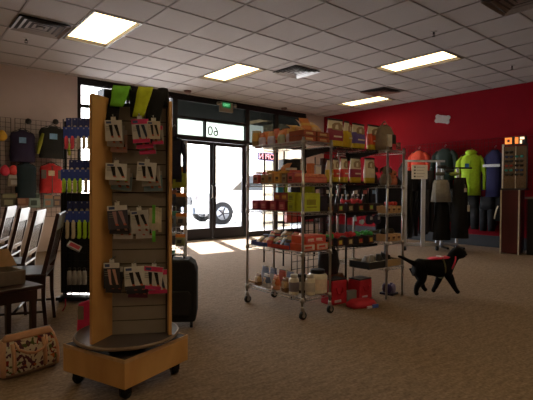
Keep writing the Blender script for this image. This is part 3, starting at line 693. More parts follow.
# gridwall and pet coats on the shopfront wall, left
gy_ = YW-.05
for (xa, xb, lab) in ((.75, 1.50, 'black wire gridwall at the far left on the pale wall'), (1.56, 2.50, 'black wire gridwall behind the hanging coats, next to the window')):
    gridwall('gridwall_panel', lab, 'gridwall', ((xa+xb)/2, gy_, 0), 0, xb-xa, 1.62, group=None, z0=.60)
def W(px, py, y=YW-.17): return ony(px, py, y)
coat('dark purple pet coat with a blue card on the left gridwall', 'pet_coat', 'pet coat', W(22.5, 127.5), 0, .44, .50, C(36, 28, 64, .8), None, False, C(86, 130, 180, .5), puff=.08)
coat('black pet coat with yellow-green edges and a blue card', 'pet_coat', 'pet coat', W(53, 124), 0, .52, .52, C(28, 32, 34, .8), None, False, C(96, 150, 200, .5), puff=.09)
pc = [o for o in bpy.data.objects if o.name.startswith('pet_coat')][-1]
for s_ in (-1, 1):
    b = MB(); b.tube([(s_*.17, -.06, -.18), (s_*.22, -.08, -.34), (s_*.25, -.06, -.52)], [.02, .035, .02], C(120, 128, 30, .8), 8); b.build('reflective_band', pc, label='yellow-green edge band')
coat('dark teal pet coat below the purple one on the gridwall', 'pet_coat', 'pet coat', W(26, 160), 0, .36, .56, C(20, 44, 56, .8), None, False, None, puff=.08)
coat('red and grey pet coat hanging below the black one', 'pet_coat', 'pet coat', W(51, 161), 0, .42, .48, C(176, 30, 34, .8), mat('grey_trim', (96, 88, 88), .7), False, C(190, 170, 140, .6), puff=.08)
for k, (px, py, c_, lab) in enumerate([(2, 130, C(200, 150, 30, .6), 'orange yellow toy on the gridwall cut by the view edge'), (5, 165, C(200, 36, 64, .5), 'pink red ball toy hanging at the far left'), (13.5, 165, C(214, 48, 44, .5), 'bright red ball toy hanging beside the teal coat')]):
    b = MB(); b.loft([(-.17, 0, 0, .03, .03), (-.13, 0, 0, .07, .05), (-.08, 0, 0, .075, .05), (-.02, 0, 0, .04, .03), (.0, 0, 0, .015, .01)], c_, 14); b.tube([(0, 0, 0), (0, 0, .05), (0, .08, .06)], .004, CHROME, 5)
    tag(b.build('hanging_toy', loc=W(px, py)), lab, 'pet toy')
for k, (px, py, w_, h_, c1, c2, lab) in enumerate([(15, 176, .22, .20, C(104, 96, 86, .4), C(160, 160, 160, .3), 'clear bagged toy hanging below the red balls'), (9, 195, .24, .22, C(76, 76, 60, .6), C(110, 112, 84, .6), 'olive packet hanging low on the far left gridwall'), (22, 194, .22, .22, C(116, 78, 66, .6), C(150, 110, 90, .6), 'brown packet hanging behind the chair rails'),
        (34, 195, .18, .24, C(120, 150, 150, .5), C(60, 80, 80, .5), 'teal and white packet low on the gridwall'), (48, 196, .16, .22, C(96, 122, 128, .5), C(150, 110, 90, .5), 'small teal packet below the red coat'), (57, 197, .14, .2, C(90, 84, 90, .5), C(130, 110, 90, .5), 'small grey packet near the sock tower')]):
    b = MB(); b.prism([(-w_/2, -h_), (w_/2, -h_), (w_*.45, -.02), (.03, 0), (-.03, 0), (-w_*.45, -.02)], -.03, .01, c1); b.box(-w_*.4, -.034, -h_*.35, w_*.4, -.03, -.02, c2); b.box(-w_*.3, -.034, -h_*.85, w_*.2, -.03, -h_*.5, c2)
    tag(b.build('toy_packet', loc=W(px, py-2)), lab, 'pet toy packet', 'packets low on the gridwall')
for k, (px, py) in enumerate([(27, 122), (54, 122.5)]):
    b = MB(); b.tube([(0, .1, 0), (0, -.08, 0)], .012, PBLACK, 8); b.loft([(-.045, 0, -.1, .02, .02), (-.03, 0, -.1, .04, .04), (0, 0, -.1, .048, .048), (.03, 0, -.1, .04, .04), (.045, 0, -.1, .018, .018)], PBLACK, 14)
    tag(b.build('round_peg', loc=W(px, py)), ['black round-ended peg above the purple coat', 'black round-ended peg above the black coat'][k], 'peg')
for k, (px, py) in enumerate([(4, 215), (56, 222), (30, 205)]):
    pass

# ------------------------------------------------------------------ toy rack and black case behind the display
pt = at(176, 200, 4.3)
tr_ = gridwall('toy_rack', 'slim wire rack of orange-headed toy packs beside the glass doors', 'display stand', (pt.x, pt.y, 0), FACE, .19, 1.50, step=.05, m_=CHROME)
b = MB(); b.box(.075, -.02, 0, .105, .02, 1.52, GREYMET); b.box(-.12, -.15, 0.02, .12, .15, .05, GREYMET); b.build('post', tr_)
OR = C(206, 112, 38, .6); YG = C(150, 160, 40, .6)
rows = [(180, 166, .13, .20, OR, YG, 'yellow-green bagged'), (172, 170, .08, .17, C(120, 130, 50, .6), YG, 'olive bagged'), (181, 193, .10, .13, OR, C(58, 60, 72, .6), 'orange-topped dark'), (173, 190, .07, .14, C(110, 60, 50, .6), C(50, 60, 84, .6), 'blue-grey'),
        (181.5, 213, .10, .12, OR, C(120, 108, 100, .6), 'orange-topped grey'), (173, 211, .07, .15, C(50, 120, 110, .6), C(80, 96, 116, .6), 'teal-topped'), (180.5, 234, .09, .11, OR, C(110, 112, 70, .6), 'orange-topped olive'), (172.5, 232, .06, .12, C(150, 160, 170, .5), C(60, 60, 70, .6), 'silver'), (172, 250, .06, .09, C(60, 140, 140, .6), C(60, 110, 120, .6), 'turquoise')]
for k, (px, py, w_, h_, c1, c2, ds) in enumerate(rows):
    b = MB(); b.box(-w_/2, -.012, -h_*.28, w_/2, 0, 0, c1); b.loft([(-h_, 0, -.012, w_*.42, .012), (-h_*.8, 0, -.012, w_*.48, .024), (-h_*.5, 0, -.012, w_*.48, .026), (-h_*.27, 0, -.006, w_*.46, .008)], c2, 12, .6)
    b.box(-w_*.25, -.042, -h_*.75, w_*.18, -.034, -h_*.45, DARKP); b.tube([(0, -.006, -.01), (0, .10, -.008)], .003, CHROME, 4)
    tag(b.build('toy_pack', loc=at(px, py, 4.18), rotz=FACE), '%s toy pack on the slim rack by the doors' % ds, 'toy pack', 'packs on the slim toy rack')
coat('navy jacket hung on the slim toy rack behind the oak display', 'navy_jacket', 'jacket', at(172.5, 130, 4.05), FACE+.3, .24, .38, C(26, 28, 52, .8), None, True, None, puff=.06, hood=True)
t = thing('travel_case', 'black soft travel case standing behind the revolving display', 'suitcase', (1.72, 3.14, 0), FACE+.1)
b = MB(); b.prism([(-.14, .045), (.14, .045), (.15, .10), (.15, .43), (.13, .49), (.09, .52), (-.09, .52), (-.13, .49), (-.15, .43), (-.15, .10)], -.12, .12, BLACK); b.build('case_body', t, bevel=.02)
b = MB(); b.prism([(-.10, .10), (.10, .10), (.11, .14), (.11, .26), (.09, .29), (-.09, .29), (-.11, .26), (-.11, .14)], -.145, -.12, C(20, 20, 24, .8)); b.build('front_pocket', t, bevel=.01)
for sx in (-.11, .11):
    b = MB(); b.tube([(sx-.01, .09, .025), (sx+.01, .09, .025)], .025, PBLACK, 12); b.tube([(sx-.01, -.09, .025), (sx+.01, -.09, .025)], .025, PBLACK, 12); b.build('wheel', t)
b = MB(); b.tube([(-.05, 0, .52), (-.04, 0, .545), (.04, 0, .545), (.05, 0, .52)], .008, PBLACK, 6); b.build('carry_handle', t)

# ------------------------------------------------------------------ wire shelving
def wire_shelving(label, x0, y0, x1, y1, levels, top, met, wheels=True, name='wire_shelf_unit', rim=.028, group=None, back_only=False):
    t = thing(name, label, 'shelving', ((x0+x1)/2, (y0+y1)/2, 0), 0, group); hx, hy = (x1-x0)/2, (y1-y0)/2
    for sx in (-1, 1):
        for sy in ((1,) if back_only else (-1, 1)):
            b = MB(); z0 = .10 if wheels else 0
            b.tube([(sx*hx, sy*hy, z0), (sx*hx, sy*hy, top)], .0115, met, 10)
            z = z0+.05
            while z < top-.02: b.tube([(sx*hx, sy*hy, z), (sx*hx, sy*hy, z+.003)], .0124, met, 10); z += .05
            b.build('post', t)
            if wheels:
                b = MB(); b.tube([(sx*hx, sy*hy, .07), (sx*hx, sy*hy, .11)], [.018, .013], CHROME, 10); b.box(sx*hx-.006, sy*hy-.016, .03, sx*hx+.016, sy*hy-.013, .075, CHROME)
                b.tube([(sx*hx+.006, sy*hy-.012, .033), (sx*hx+.006, sy*hy+.012, .033)], .033, TYRE, 16); b.tube([(sx*hx+.006, sy*hy-.0135, .033), (sx*hx+.006, sy*hy+.0135, .033)], .016, C(190, 186, 180, .4), 10); b.build('caster', t)
    for z in levels:
        b = MB()
        for dz in (-.004, -rim): b.tube([(-hx, -hy, z+dz), (hx, -hy, z+dz), (hx, hy, z+dz), (-hx, hy, z+dz)], .0035, met, 5, closed=True)
        for (a, c) in (((-hx, -hy), (-hx, hy)), ((-hx, -hy), (hx, -hy)), ((hx, -hy), (hx, hy)), ((-hx, hy), (hx, hy))):
            L = math.hypot(c[0]-a[0], c[1]-a[1]); n = max(2, int(L/.05)*2); pts = []
            for i in range(n+1): f_ = i/n; pts.append((a[0]+(c[0]-a[0])*f_, a[1]+(c[1]-a[1])*f_, z-.004 if i % 2 else z-rim))
            b.tube(pts, .002, met, 3, False)
        n = int(hy*2/.028)
        for i in range(1, n): y = -hy+2*hy*i/n; b.tube([(-hx, y, z-.002), (hx, y, z-.002)], .0017, met, 3, False)
        b.tube([(0, -hy, z-.006), (0, hy, z-.006)], .003, met, 4, False)
        if back_only:
            for sx in (-1, 1): b.add([(sx*hx-.002, hy, z-.09), (sx*hx+.002, hy, z-.09), (sx*hx+.002, hy, z-.01), (sx*hx-.002, hy, z-.01), (sx*hx-.002, -hy, z-.03), (sx*hx+.002, -hy, z-.03), (sx*hx+.002, -hy, z-.01), (sx*hx-.002, -hy, z-.01)], [(0, 1, 2, 3), (4, 7, 6, 5), (0, 4, 5, 1), (3, 2, 6, 7), (0, 3, 7, 4), (1, 5, 6, 2)], met)
        for sx in (-1, 1):
            for sy in ((1,) if back_only else (-1, 1)): b.tube([(sx*hx, sy*hy, z-.036), (sx*hx, sy*hy, z+.006)], [.019, .015], met, 10)
        b.build('wire_shelf', t)
    return t
def pouch(w, h, d, bands, n=9, crimp=None, sq=.55, flare=0):
    """standing bag, base at z=0, front -Y; bands = [(v_top, material), ...] from the bottom"""
    b = MB(); rings = []
    for i in range(n+1):
        v = i/n; th = d*(.82+.18*math.sin(min(1, v*2.2)*math.pi/2)) if v < .45 else d*(1-(v-.45)/.55*.93)
        mm = next((m_ for vt, m_ in bands if v < vt-1e-6), bands[-1][1])
        rings.append((h*v, 0, 0, w/2*(.95+.05*math.sin(v*3)+flare*v), th/2, mm))
    b.loft(rings, bands[0][1], 14, sq, .012, 5)
    if crimp: b.box(-w*.485, -d*.05, h, w*.485, d*.05, h*1.045, crimp)
    return b
def carton(w, h, d, body, face=None, mark=None, lid=None):
    b = MB(); b.box(-w/2, -d/2, 0, w/2, d/2, h, body)
    if face: b.box(-w*.45, -d/2-.0012, h*.12, w*.45, -d/2, h*.88, face)
    if mark: b.box(-w*.3, -d/2-.002, h*.35, w*.25, -d/2-.001, h*.65, mark); b.box(-w*.3, -d/2-.002, h*.2, w*.3, -d/2-.001, h*.27, mark)
    if lid: b.box(-w/2-.002, -d/2-.002, h, w/2+.002, d/2+.002, h*1.05, lid)
    return b
def jar(r, h, body, lid, label_m):
    t_parts = []
    b = MB(); b.loft([(0, 0, 0, r*.95, r*.95), (h*.05, 0, 0, r, r), (h*.72, 0, 0, r, r), (h*.80, 0, 0, r*.9, r*.9), (h*.84, 0, 0, r*.66, r*.66)], body, 20)
    l = MB(); l.loft([(h*.84, 0, 0, r*.74, r*.74), (h*.98, 0, 0, r*.74, r*.74), (h, 0, 0, r*.68, r*.68)], lid, 20)
    k = MB(); k.loft([(h*.16, 0, 0, r*1.01, r*1.01), (h*.62, 0, 0, r*1.01, r*1.01)], label_m, 20, caps=False)
    return b, l, k

# --- chrome trolley nearest the viewer
AX0, AX1, AY0, AY1 = 2.57, 2.90, 2.62, 3.36
AL = [.175, .55, .88, 1.12, 1.465]
wire_shelving('chrome wire shelf on casters loaded with dog treats, nearest the entrance', AX0, AY0, AX1, AY1, AL, 1.49, CHROME)
def ay(px, X=AX0+.06): return onx(px, 200, X).y
def west(b, name, px, z, label, cat, group=None, X=AX0+.06, rz=0, parts=()):
    o = b.build(name, loc=(X, ay(px, X), z), rotz=WEST+rz); tag(o, label, cat, group); return o
def south(b, name, x, y, z, label, cat, group=None, rz=0):
    o = b.build(name, loc=(x, y, z), rotz=rz); tag(o, label, cat, group); return o
ORG = C(206, 112, 52, .5); TANB = C(190, 138, 84, .55); LILAC = C(196, 184, 214, .5); REDT = C(160, 44, 36, .5); AMB = C(216, 160, 70, .5); SAGE = C(160, 170, 140, .5)
# top level: treat bags with pale lower panels, second row behind, brown trays at the south end
n5 = [(262, LILAC, C(198, 96, 62, .5)), (271, C(184, 180, 220, .5), TANB), (281, SAGE, ORG), (290, LILAC, AMB), (298, C(206, 190, 226, .5), AMB)]
for i, (px, c1, c2) in enumerate(n5):
    b = pouch(.078, .115, .05, [(.56, c1), (.62, C(230, 216, 196, .5)), (1, c2)], crimp=c2)
    west(b, 'treat_bag', px, AL[4], '%s treat bag, %s, front of the top trolley shelf' % ('sage green-fronted' if i == 2 else 'lilac-fronted', ordn(i, 5)), 'treat bag', 'pale-fronted treat bags', rz=random.uniform(-.1, .1))
for i, px in enumerate((258, 266, 276, 285, 293, 301)):
    cc = [TANB, ORG, C(196, 70, 40, .5), ORG, AMB, AMB][i]
    b = pouch(.085, .15-.012*(i % 2), .05, [(.3, REDT), (.42, AMB), (1, cc)], crimp=cc)
    west(b, 'treat_bag', px, AL[4], 'orange-brown treat bag, %s, behind the pale-fronted bags on top' % ordn(i, 6), 'treat bag', 'orange-brown treat bags', X=AX0+.145, rz=random.uniform(-.15, .15))
b = pouch(.07, .14, .05, [(.25, C(120, 90, 50, .5)), (.8, AMB), (1, C(210, 190, 150, .5))], crimp=TANB); west(b, 'treat_bag', 255.5, AL[4], 'leaning tan treat bag at the window corner of the top trolley shelf', 'treat bag', None, X=AX0+.05, rz=.5)
BRN = C(124, 52, 34, .5)
for i, (dx, dy, z, w_, h_, lab) in enumerate([(0, 0, 0, .16, .045, 'lower'), (.0, .005, .048, .155, .04, 'upper')]):
    for k, xx in enumerate((AX0+.10, AX0+.265)):
        b = carton(.15, h_, .17, BRN, C(150, 62, 40, .5), C(196, 160, 110, .5)); south(b, 'treat_tray', xx, AY0+.115, AL[4]+z, '%s red-brown treat tray on the top trolley shelf, %s stack' % (lab, ['western', 'eastern'][k]), 'tray', 'red-brown trays on the trolley')
for i, (x, y, z, rzz, tilt, cc) in enumerate([(AX0+.08, AY0+.10, .095, .3, 1.2, TANB), (AX0+.17, AY0+.13, .10, -.2, .5, ORG), (AX0+.27, AY0+.10, .095, .1, .75, C(202, 160, 116, .5)), (AX0+.22, AY0+.16, .12, .6, .9, TANB)]):
    b = pouch(.10, .13, .045, [(.3, cc), (.5, AMB), (1, cc)], crimp=TANB)
    o = south(b, 'treat_bag', x, y, AL[4]+z, ['flat-lying tan', 'upright orange', 'leaning light tan', 'slumped tan'][i]+' treat bag on top of the red-brown trays', 'treat bag', 'treat bags on the trays', rz=rzz); o.rotation_euler.x = -tilt
# fourth level: small boxes and one long tray
cols4 = [(260.5, .075, C(186, 66, 66, .5), C(196, 110, 100, .5)), (268, .062, C(160, 112, 70, .5), C(150, 130, 90, .5)), (275, .062, TANB, C(150, 130, 90, .5)), (282, .068, C(196, 140, 66, .5), AMB), (289, .060, C(110, 88, 66, .5), C(130, 116, 90, .5)), (295.5, .07, C(176, 60, 72, .5), C(190, 90, 90, .5))]
for i, (px, w_, c1, c2) in enumerate(cols4):
    west(carton(w_, .085 if i not in (1, 4) else .078, .12, c1, c2, C(90, 60, 50, .6)), 'treat_box', px, AL[3], '%s biscuit box, %s, middle trolley shelf with small boxes' % (['red', 'olive tan', 'tan', 'amber', 'dull brown', 'rose red'][i], ordn(i, 6)), 'box', 'small biscuit boxes', X=AX0+.075)
for i, (px, c_) in enumerate([(262, REDT), (274, AMB), (286, AMB), (297, C(196, 80, 70, .5))]):
    o = west(carton(.085, .02, .10, c_), 'flat_packet', px, AL[3]+.088, 'flat %s packet lying on the small biscuit boxes, %s' % (['red', 'amber', 'gold', 'rose'][i], ordn(i, 4)), 'packet', 'flat packets on the boxes', X=AX0+.09); o.rotation_euler.y = .04
b = pouch(.07, .10, .04, [(1, C(226, 150, 90, .5))]); o = west(b, 'treat_bag', 283, AL[3]+.12, 'small orange bag lying across the biscuit boxes', 'treat bag', X=AX0+.11); o.rotation_euler.x = -.9
west(carton(.07, .02, .07, WHITEP), 'white_tub', 291, AL[3]+.112, 'small white carton on top of the biscuit boxes', 'box', X=AX0+.10)
t = thing('display_tray', 'long red tray of orange chews at the trolley corner', 'tray', (AX0+.17, AY0+.115, AL[3]), 0)
b = MB(); b.box(-.15, -.08, 0, .15, .08, .05, C(186, 70, 62, .5)); b.box(-.14, -.082, .01, .14, -.08, .04, C(206, 104, 80, .5)); b.build('tray_body', t, bevel=.003)
for k in range(7):
    b = MB(); b.tube([(-.125+.042*k, -.07, .058), (-.125+.042*k, .07, .062)], .02, C(214, 120, 84, .5), 8); b.build('chew_stick', t)
south(carton(.05, .17, .05, C(176, 92, 46, .6), C(190, 104, 56, .6)), 'tall_carton', 2.79, ay(310.5, 2.79), AL[3], 'tall rust-orange carton standing behind the long red tray', 'box')
south(carton(.07, .10, .03, C(196, 196, 216, .5), WHITEP), 'pale_carton', 2.84, ay(317, 2.84), AL[3]+.055, 'pale lilac-white carton behind the long red tray', 'box')
# third level: maroon cubes and yellow-green boxes
MAR = C(126, 30, 52, .5); MAR2 = C(160, 50, 72, .5); CHART = C(176, 190, 40, .5); CH2 = C(150, 164, 36, .5)
for i, px in enumerate((260, 268.5, 278, 287)):
    west(carton(.082, .085, .12, MAR, MAR2, C(196, 120, 120, .5)), 'maroon_box', px, AL[2], 'maroon treat box, %s, lower row of third trolley shelf' % ordn(i, 4), 'box', 'maroon treat boxes', X=AX0+.075)
for i, px in enumerate((281, 288)):
    west(carton(.08, .07, .10, MAR, C(150, 70, 60, .5), AMB), 'maroon_box', px, AL[2]+.087, 'upper maroon treat box, %s, stacked on the lower row' % ['window side', 'yellow box side'][i], 'box', 'stacked maroon boxes', X=AX0+.09, rz=.15)
for i, (px, z) in enumerate([(296, 0), (296, .082)]):
    west(carton(.075, .078, .12, CHART, CH2, C(110, 120, 40, .5)), 'yellow_green_box', px, AL[2]+z, '%s narrow yellow-green box beside the maroon boxes' % ['lower', 'upper'][i], 'box', 'yellow-green boxes', X=AX0+.075)
south(carton(.20, .155, .14, CHART, C(184, 198, 44, .5), C(130, 130, 30, .5)), 'yellow_green_box', AX0+.14, AY0+.11, AL[2], 'large yellow-green box on the trolley corner', 'box', 'yellow-green boxes')
o = south(carton(.10, .06, .10, CH2, None, CHART), 'yellow_green_box', AX0+.19, AY0+.14, AL[2]+.157, 'small tilted yellow-green box lying on the large one', 'box', 'yellow-green boxes', rz=.5)
south(carton(.09, .13, .12, C(30, 26, 44, .5), C(44, 40, 60, .5)), 'dark_carton', AX0+.30, AY0+.11, AL[2], 'dark navy carton beside the large yellow-green box', 'box')
# second level: tray of mixed bagged chews and red-white cartons
t = thing('display_tray', 'long shallow tray of assorted bagged chews on second trolley shelf', 'tray', (AX0+.16, AY1-.30, AL[1]), WEST)
b = MB(); b.box(-.26, -.15, 0, .26, .15, .006, C(40, 50, 110, .5)); b.box(-.26, -.15, 0, -.02, -.144, .035, C(36, 50, 130, .5)); b.box(-.02, -.15, 0, .26, -.144, .035, C(196, 50, 40, .5)); b.box(-.26, .144, 0, .26, .15, .05, C(60, 60, 90, .5)); b.box(-.26, -.144, 0, -.254, .144, .04, C(36, 50, 130, .5)); b.box(.254, -.144, 0, .26, .144, .04, C(36, 50, 130, .5)); b.build('tray_body', t)
random.seed(3)
pal = [C(200, 170, 120, .5), C(60, 80, 140, .5), C(186, 50, 50, .5), C(210, 196, 170, .5), C(70, 56, 60, .5), C(196, 120, 60, .5), C(214, 200, 180, .5), C(44, 44, 70, .5)]
pn_ = ['tan', 'blue', 'red', 'cream', 'dark brown', 'orange', 'ivory', 'navy']
idx = 0
for r_ in range(4):
    for c_ in range(6):
        ci = (idx*5+r_*3) % 8; b = pouch(.07, .085, .03, [(.35, pal[ci]), (.7, pal[(ci+3) % 8]), (1, pal[ci])], n=6)
        o = b.build('chew_bag', loc=(AX0+.05+.075*r_, AY1-.085-.083*c_, AL[1]+.012+.014*r_), rotz=WEST+random.uniform(-.5, .5)); o.rotation_euler.x = -random.uniform(.5, 1.0)
        tag(o, '%s bagged chew in the long tray, %s, %s row' % (pn_[ci], ordn(c_, 6), ['front', 'second', 'third', 'rear'][r_]), 'treat bag', 'bagged chews in the tray'); idx += 1
for k, (x, y, z, rz_) in enumerate([(AX0+.10, AY0+.105, 0, .0), (AX0+.26, AY0+.105, 0, .05), (AX0+.12, AY0+.11, .064, .15), (AX0+.25, AY0+.12, .064, -.25)]):
    south(carton(.15, .06, .15, C(212, 74, 46, .5), C(216, 200, 186, .5) if k < 2 else C(206, 60, 60, .5), C(196, 50, 40, .5) if k < 2 else C(226, 214, 200, .5)), 'chew_carton', x, y, AL[1]+z, ['orange-red and cream carton at the trolley corner, second shelf', 'orange-red and cream carton inboard of the corner one', 'red carton stacked on the corner orange-red carton', 'red and ivory carton stacked on the inboard carton'][k], 'box', 'orange-red chew cartons', rz=rz_)
# bottom level: bone pouches and white jars
for i, (px, c1, c2, h_) in enumerate([(259, C(196, 160, 110, .5), C(110, 74, 44, .5), .105), (267.5, C(70, 90, 130, .5), C(200, 200, 206, .5), .125), (277, C(206, 96, 52, .5), C(226, 150, 110, .5), .125), (286, C(190, 150, 104, .5), C(120, 80, 52, .5), .12)]):
    b = pouch(.085, h_, .05, [(.25, c2), (.7, c1), (1, c2)], crimp=c1)
    y = -.0275; bb = [(-.02, .05), (.02, .05)]
    b.cbox(0, y, h_*.5, .022, .004, h_*.3, C(226, 206, 180, .5)); 
    for s_ in (-1, 1):
        for q in (-1, 1): b.cbox(q*.012, y, h_*.5+s_*h_*.16, .018, .004, .016, C(226, 206, 180, .5))
    west(b, 'bone_pouch', px, AL[0], '%s pouch with bone picture, %s, bottom trolley shelf' % (['tan and brown', 'blue and white', 'orange', 'tan-brown'][i], ordn(i, 4)), 'treat bag', 'bone pouches', X=AX0+.06, rz=-.15)
for i, (px, c1) in enumerate([(266, C(150, 160, 196, .5)), (274, C(200, 206, 226, .5)), (283, C(196, 84, 70, .5)), (291, C(204, 204, 214, .5))]):
    b = pouch(.09, .15, .05, [(.6, c1), (1, C(120, 140, 190, .5) if i != 2 else c1)], crimp=PWHITE)
    west(b, 'treat_bag', px, AL[0], '%s bag behind the bone pouches, %s' % (['blue grey', 'white blue', 'red', 'white'][i], ordn(i, 4)), 'treat bag', 'bags behind the bone pouches', X=AX0+.19)
b = MB(); b.T = Matrix.Rotation(.3, 4, 'Z'); b.tube([(-.03, 0, .014), (.03, 0, .014)], .009, C(196, 160, 120, .6), 8)
for sx in (-.035, .035):
    for sy in (-.009, .011): b.loft([(.002, sx, sy, .006, .006), (.008, sx, sy, .013, .013), (.02, sx, sy, .013, .013), (.027, sx, sy, .006, .006)], C(196, 160, 120, .6), 10)
west(b, 'rawhide_bone', 252.5, AL[0]+.002, 'rawhide bone lying at the window corner of the bottom trolley shelf', 'chew bone')
def jar_at(x, y, z, r, h, body, lid, lab_m, label, group=None):
    t = thing('supplement_jar', label, 'jar', (x, y, z), WEST, group); b, l, k = jar(r, h, body, lid, lab_m); b.build('jar_body', t); l.build('lid', t); k.build('label_band', t)
JW = C(222, 212, 190, .35)
jar_at(AX0+.055, ay(295), AL[0], .042, .17, JW, PWHITE, C(110, 100, 110, .5), 'slim white jar beside the tan bone pouch on the bottom trolley shelf', 'white jars')
jar_at(AX0+.15, AY0+.06, AL[0], .042, .17, JW, PWHITE, C(190, 180, 170, .5), 'slim white jar behind the trolley corner post', 'white jars')
jar_at(AX0+.16, AY0+.17, AL[0], .05, .16, C(70, 66, 62, .5), PBLACK, C(196, 186, 170, .5), 'dark jar with pale label between the white jars', 'white jars')
jar_at(AX0+.27, AY0+.09, AL[0], .085, .20, JW, PBLACK, C(226, 200, 176, .4), 'big white jar with black lid at the trolley corner', 'white jars')

# --- black-shelved unit behind the trolley
BX0, BX1, BY0, BY1 = 3.08, 3.70, 2.72, 3.12
BL = [.545, .86, 1.135, 1.46]
wire_shelving('black wire shelving with bagged dog food on top, behind the chrome trolley', BX0, BY0, BX1, BY1, BL, 1.50, BLKMET, False, back_only=True)
def bx(px, Y=BY0+.07): return ony(px, 200, Y).x
CRE = C(232, 220, 190, .35); GOLD = C(200, 170, 30, .4)
def food_bag(px, z, w, h, d, mid, label, group, Y=BY0+.07, rz=0, top_m=CRE, g=.22):
    t = thing('food_bag', label, 'dog food bag', (bx(px, Y), Y, z), rz, group)
    pouch(w, h, d, [(g, GOLD), (g+.34, mid), (1, top_m)], flare=.12).build('bag_body', t)
    b = MB(); b.box(-w*.55, -.006, h*.985, w*.55, .006, h*1.05, PBLACK); b.build('top_seal', t)
    b = MB(); pts = [(-w*.36, h*.62), (w*.3, h*.60), (w*.36, h*.80), (w*.1, h*.9), (-w*.2, h*.88), (-w*.38, h*.8)]
    b.prism(pts, -d*.44, -d*.35, C(150, 120, 86, .5)); b.prism([(-w*.2, h*.66), (w*.05, h*.64), (w*.02, h*.82), (-w*.15, h*.8)], -d*.46, -d*.43, C(226, 214, 190, .5)); b.build('printed_label', t)
    b = MB(); b.prism([(-w*.3, h*.34), (w*.3, h*.34), (w*.3, h*.40), (-w*.3, h*.40)], -d*.52, -d*.45, C(226, 214, 190, .5)); b.build('printed_caption', t)
PUR = C(84, 66, 160, .45); ORR = C(216, 66, 28, .45); MRO = C(128, 24, 52, .45)
food_bag(334.5, BL[3], .165, .245, .08, MRO, 'dog food bag with maroon band on the top black shelf', 'dog food bags on top', rz=-.1)
food_bag(346, BL[3], .065, .24, .10, GOLD, 'yellow dog food bag turned edge-on between maroon and purple ones', 'dog food bags on top', rz=.1)
food_bag(357.5, BL[3], .17, .235, .08, PUR, 'dog food bag with purple band on the top black shelf', 'dog food bags on top', rz=.05)
food_bag(373, BL[3], .17, .245, .08, ORR, 'dog food bag with orange-red band on the top black shelf', 'dog food bags on top')
for i, (px, w_, h_, mid, rz, lab) in enumerate([(329, .07, .20, GOLD, .2, 'yellow-based dog food bag nearest the trolley, second black shelf'), (335, .06, .21, C(196, 50, 30, .5), 0, 'narrow red-brown dog food bag, second black shelf'), (343.5, .085, .225, C(216, 60, 56, .5), .1, 'coral red dog food bag, second black shelf'), (355, .13, .235, MRO, 0, 'wide maroon dog food bag, second black shelf'), (369, .12, .24, CRE, -.12, 'cream dog food bag leaning at the end of the second black shelf')]):
    food_bag(px, BL[2], w_, h_, .07, mid, lab, 'dog food bags below', rz=rz, g=.16)
# third level: dark cartons with bright labels, toys on top, bottles behind
LB = [C(206, 180, 60, .5), C(196, 84, 60, .5), C(206, 190, 140, .5), C(150, 190, 60, .5), C(196, 60, 50, .5), C(180, 160, 120, .5)]
for L_, zz, names in ((BL[1], 'third', 0), (BL[0], 'fourth', 3)):
    for i in range(6):
        px = 326+10.2*i
        b = carton(.085, .075, .14, C(44, 30, 30, .5), C(70, 46, 40, .5), LB[(i+names) % 6]); b.box(-.02, -.0735, .02, .02, -.0725, .055, LB[(i*2+1+names) % 6])
        south(b, 'treat_carton', bx(px), BY0+.085, L_, 'dark treat carton with %s mark, %s, %s black shelf' % (['yellow', 'orange', 'cream', 'lime', 'red', 'beige'][(i+names) % 6], ordn(i, 6, 'chrome trolley'), zz), 'box', 'dark treat cartons')
def bone_toy(w, m_):
    b = MB(); b.tube([(-w*.35, 0, .02), (0, 0, .025), (w*.35, 0, .02)], [.016, .012, .016], m_, 8)
    for sx in (-1, 1):
        for sy in (-1, 1): b.loft([(.0, sx*w*.4, sy*.016, .008, .008), (.01, sx*w*.4, sy*.016, .02, .02), (.03, sx*w*.4, sy*.016, .02, .02), (.04, sx*w*.4, sy*.016, .008, .008)], m_, 10)
    return b
TR_ = C(196, 36, 44, .7); TG = C(44, 150, 60, .7)
for i, (px, c_, L_, dz) in enumerate([(349, C(206, 40, 60, .6), BL[1], .077), (357, C(206, 40, 60, .6), BL[1], .078), (336, TR_, BL[0], .077), (344, TR_, BL[0], .077), (352, TR_, BL[0], .077), (328, TG, BL[0], .077), (362, TG, BL[0], .077), (370, TG, BL[0], .077), (377, C(96, 90, 60, .7), BL[0], .077)]):
    o = south(bone_toy(.12, c_), 'bone_toy', bx(px), BY0+.09, L_+dz, ['crimson bone toy lying on third shelf cartons, trolley side', 'crimson bone toy lying on third shelf cartons, far side', 'red bone toy on fourth shelf cartons nearest the green one', 'red bone toy in the middle of the red three', 'red bone toy farthest along of the red three', 'green bone toy beside the chrome trolley post', 'first green bone toy past the red ones', 'second green bone toy past the red ones', 'olive bone toy at the end of the fourth shelf'][i], 'dog toy', 'bone toys on the cartons', rz=.4*((i*7) % 5-2))
    o.rotation_euler.x = .3
for i in range(7):
    px = 332+5.2*i
    b = MB(); b.loft([(0, 0, 0, .02, .02), (.10, 0, 0, .021, .021), (.13, 0, 0, .011, .011), (.16, 0, 0, .011, .011)], [C(40, 42, 52, .3), C(60, 56, 60, .3)][i % 2], 10); b.loft([(.145, 0, 0, .013, .013), (.165, 0, 0, .012, .012)], WHITEP, 8)
    south(b, 'dark_bottle', bx(px, BY1-.06), BY1-.06, BL[1], 'dark shampoo bottle, %s, back of third black shelf' % ordn(i, 7, 'chrome trolley'), 'bottle', 'dark bottles on the black shelf')
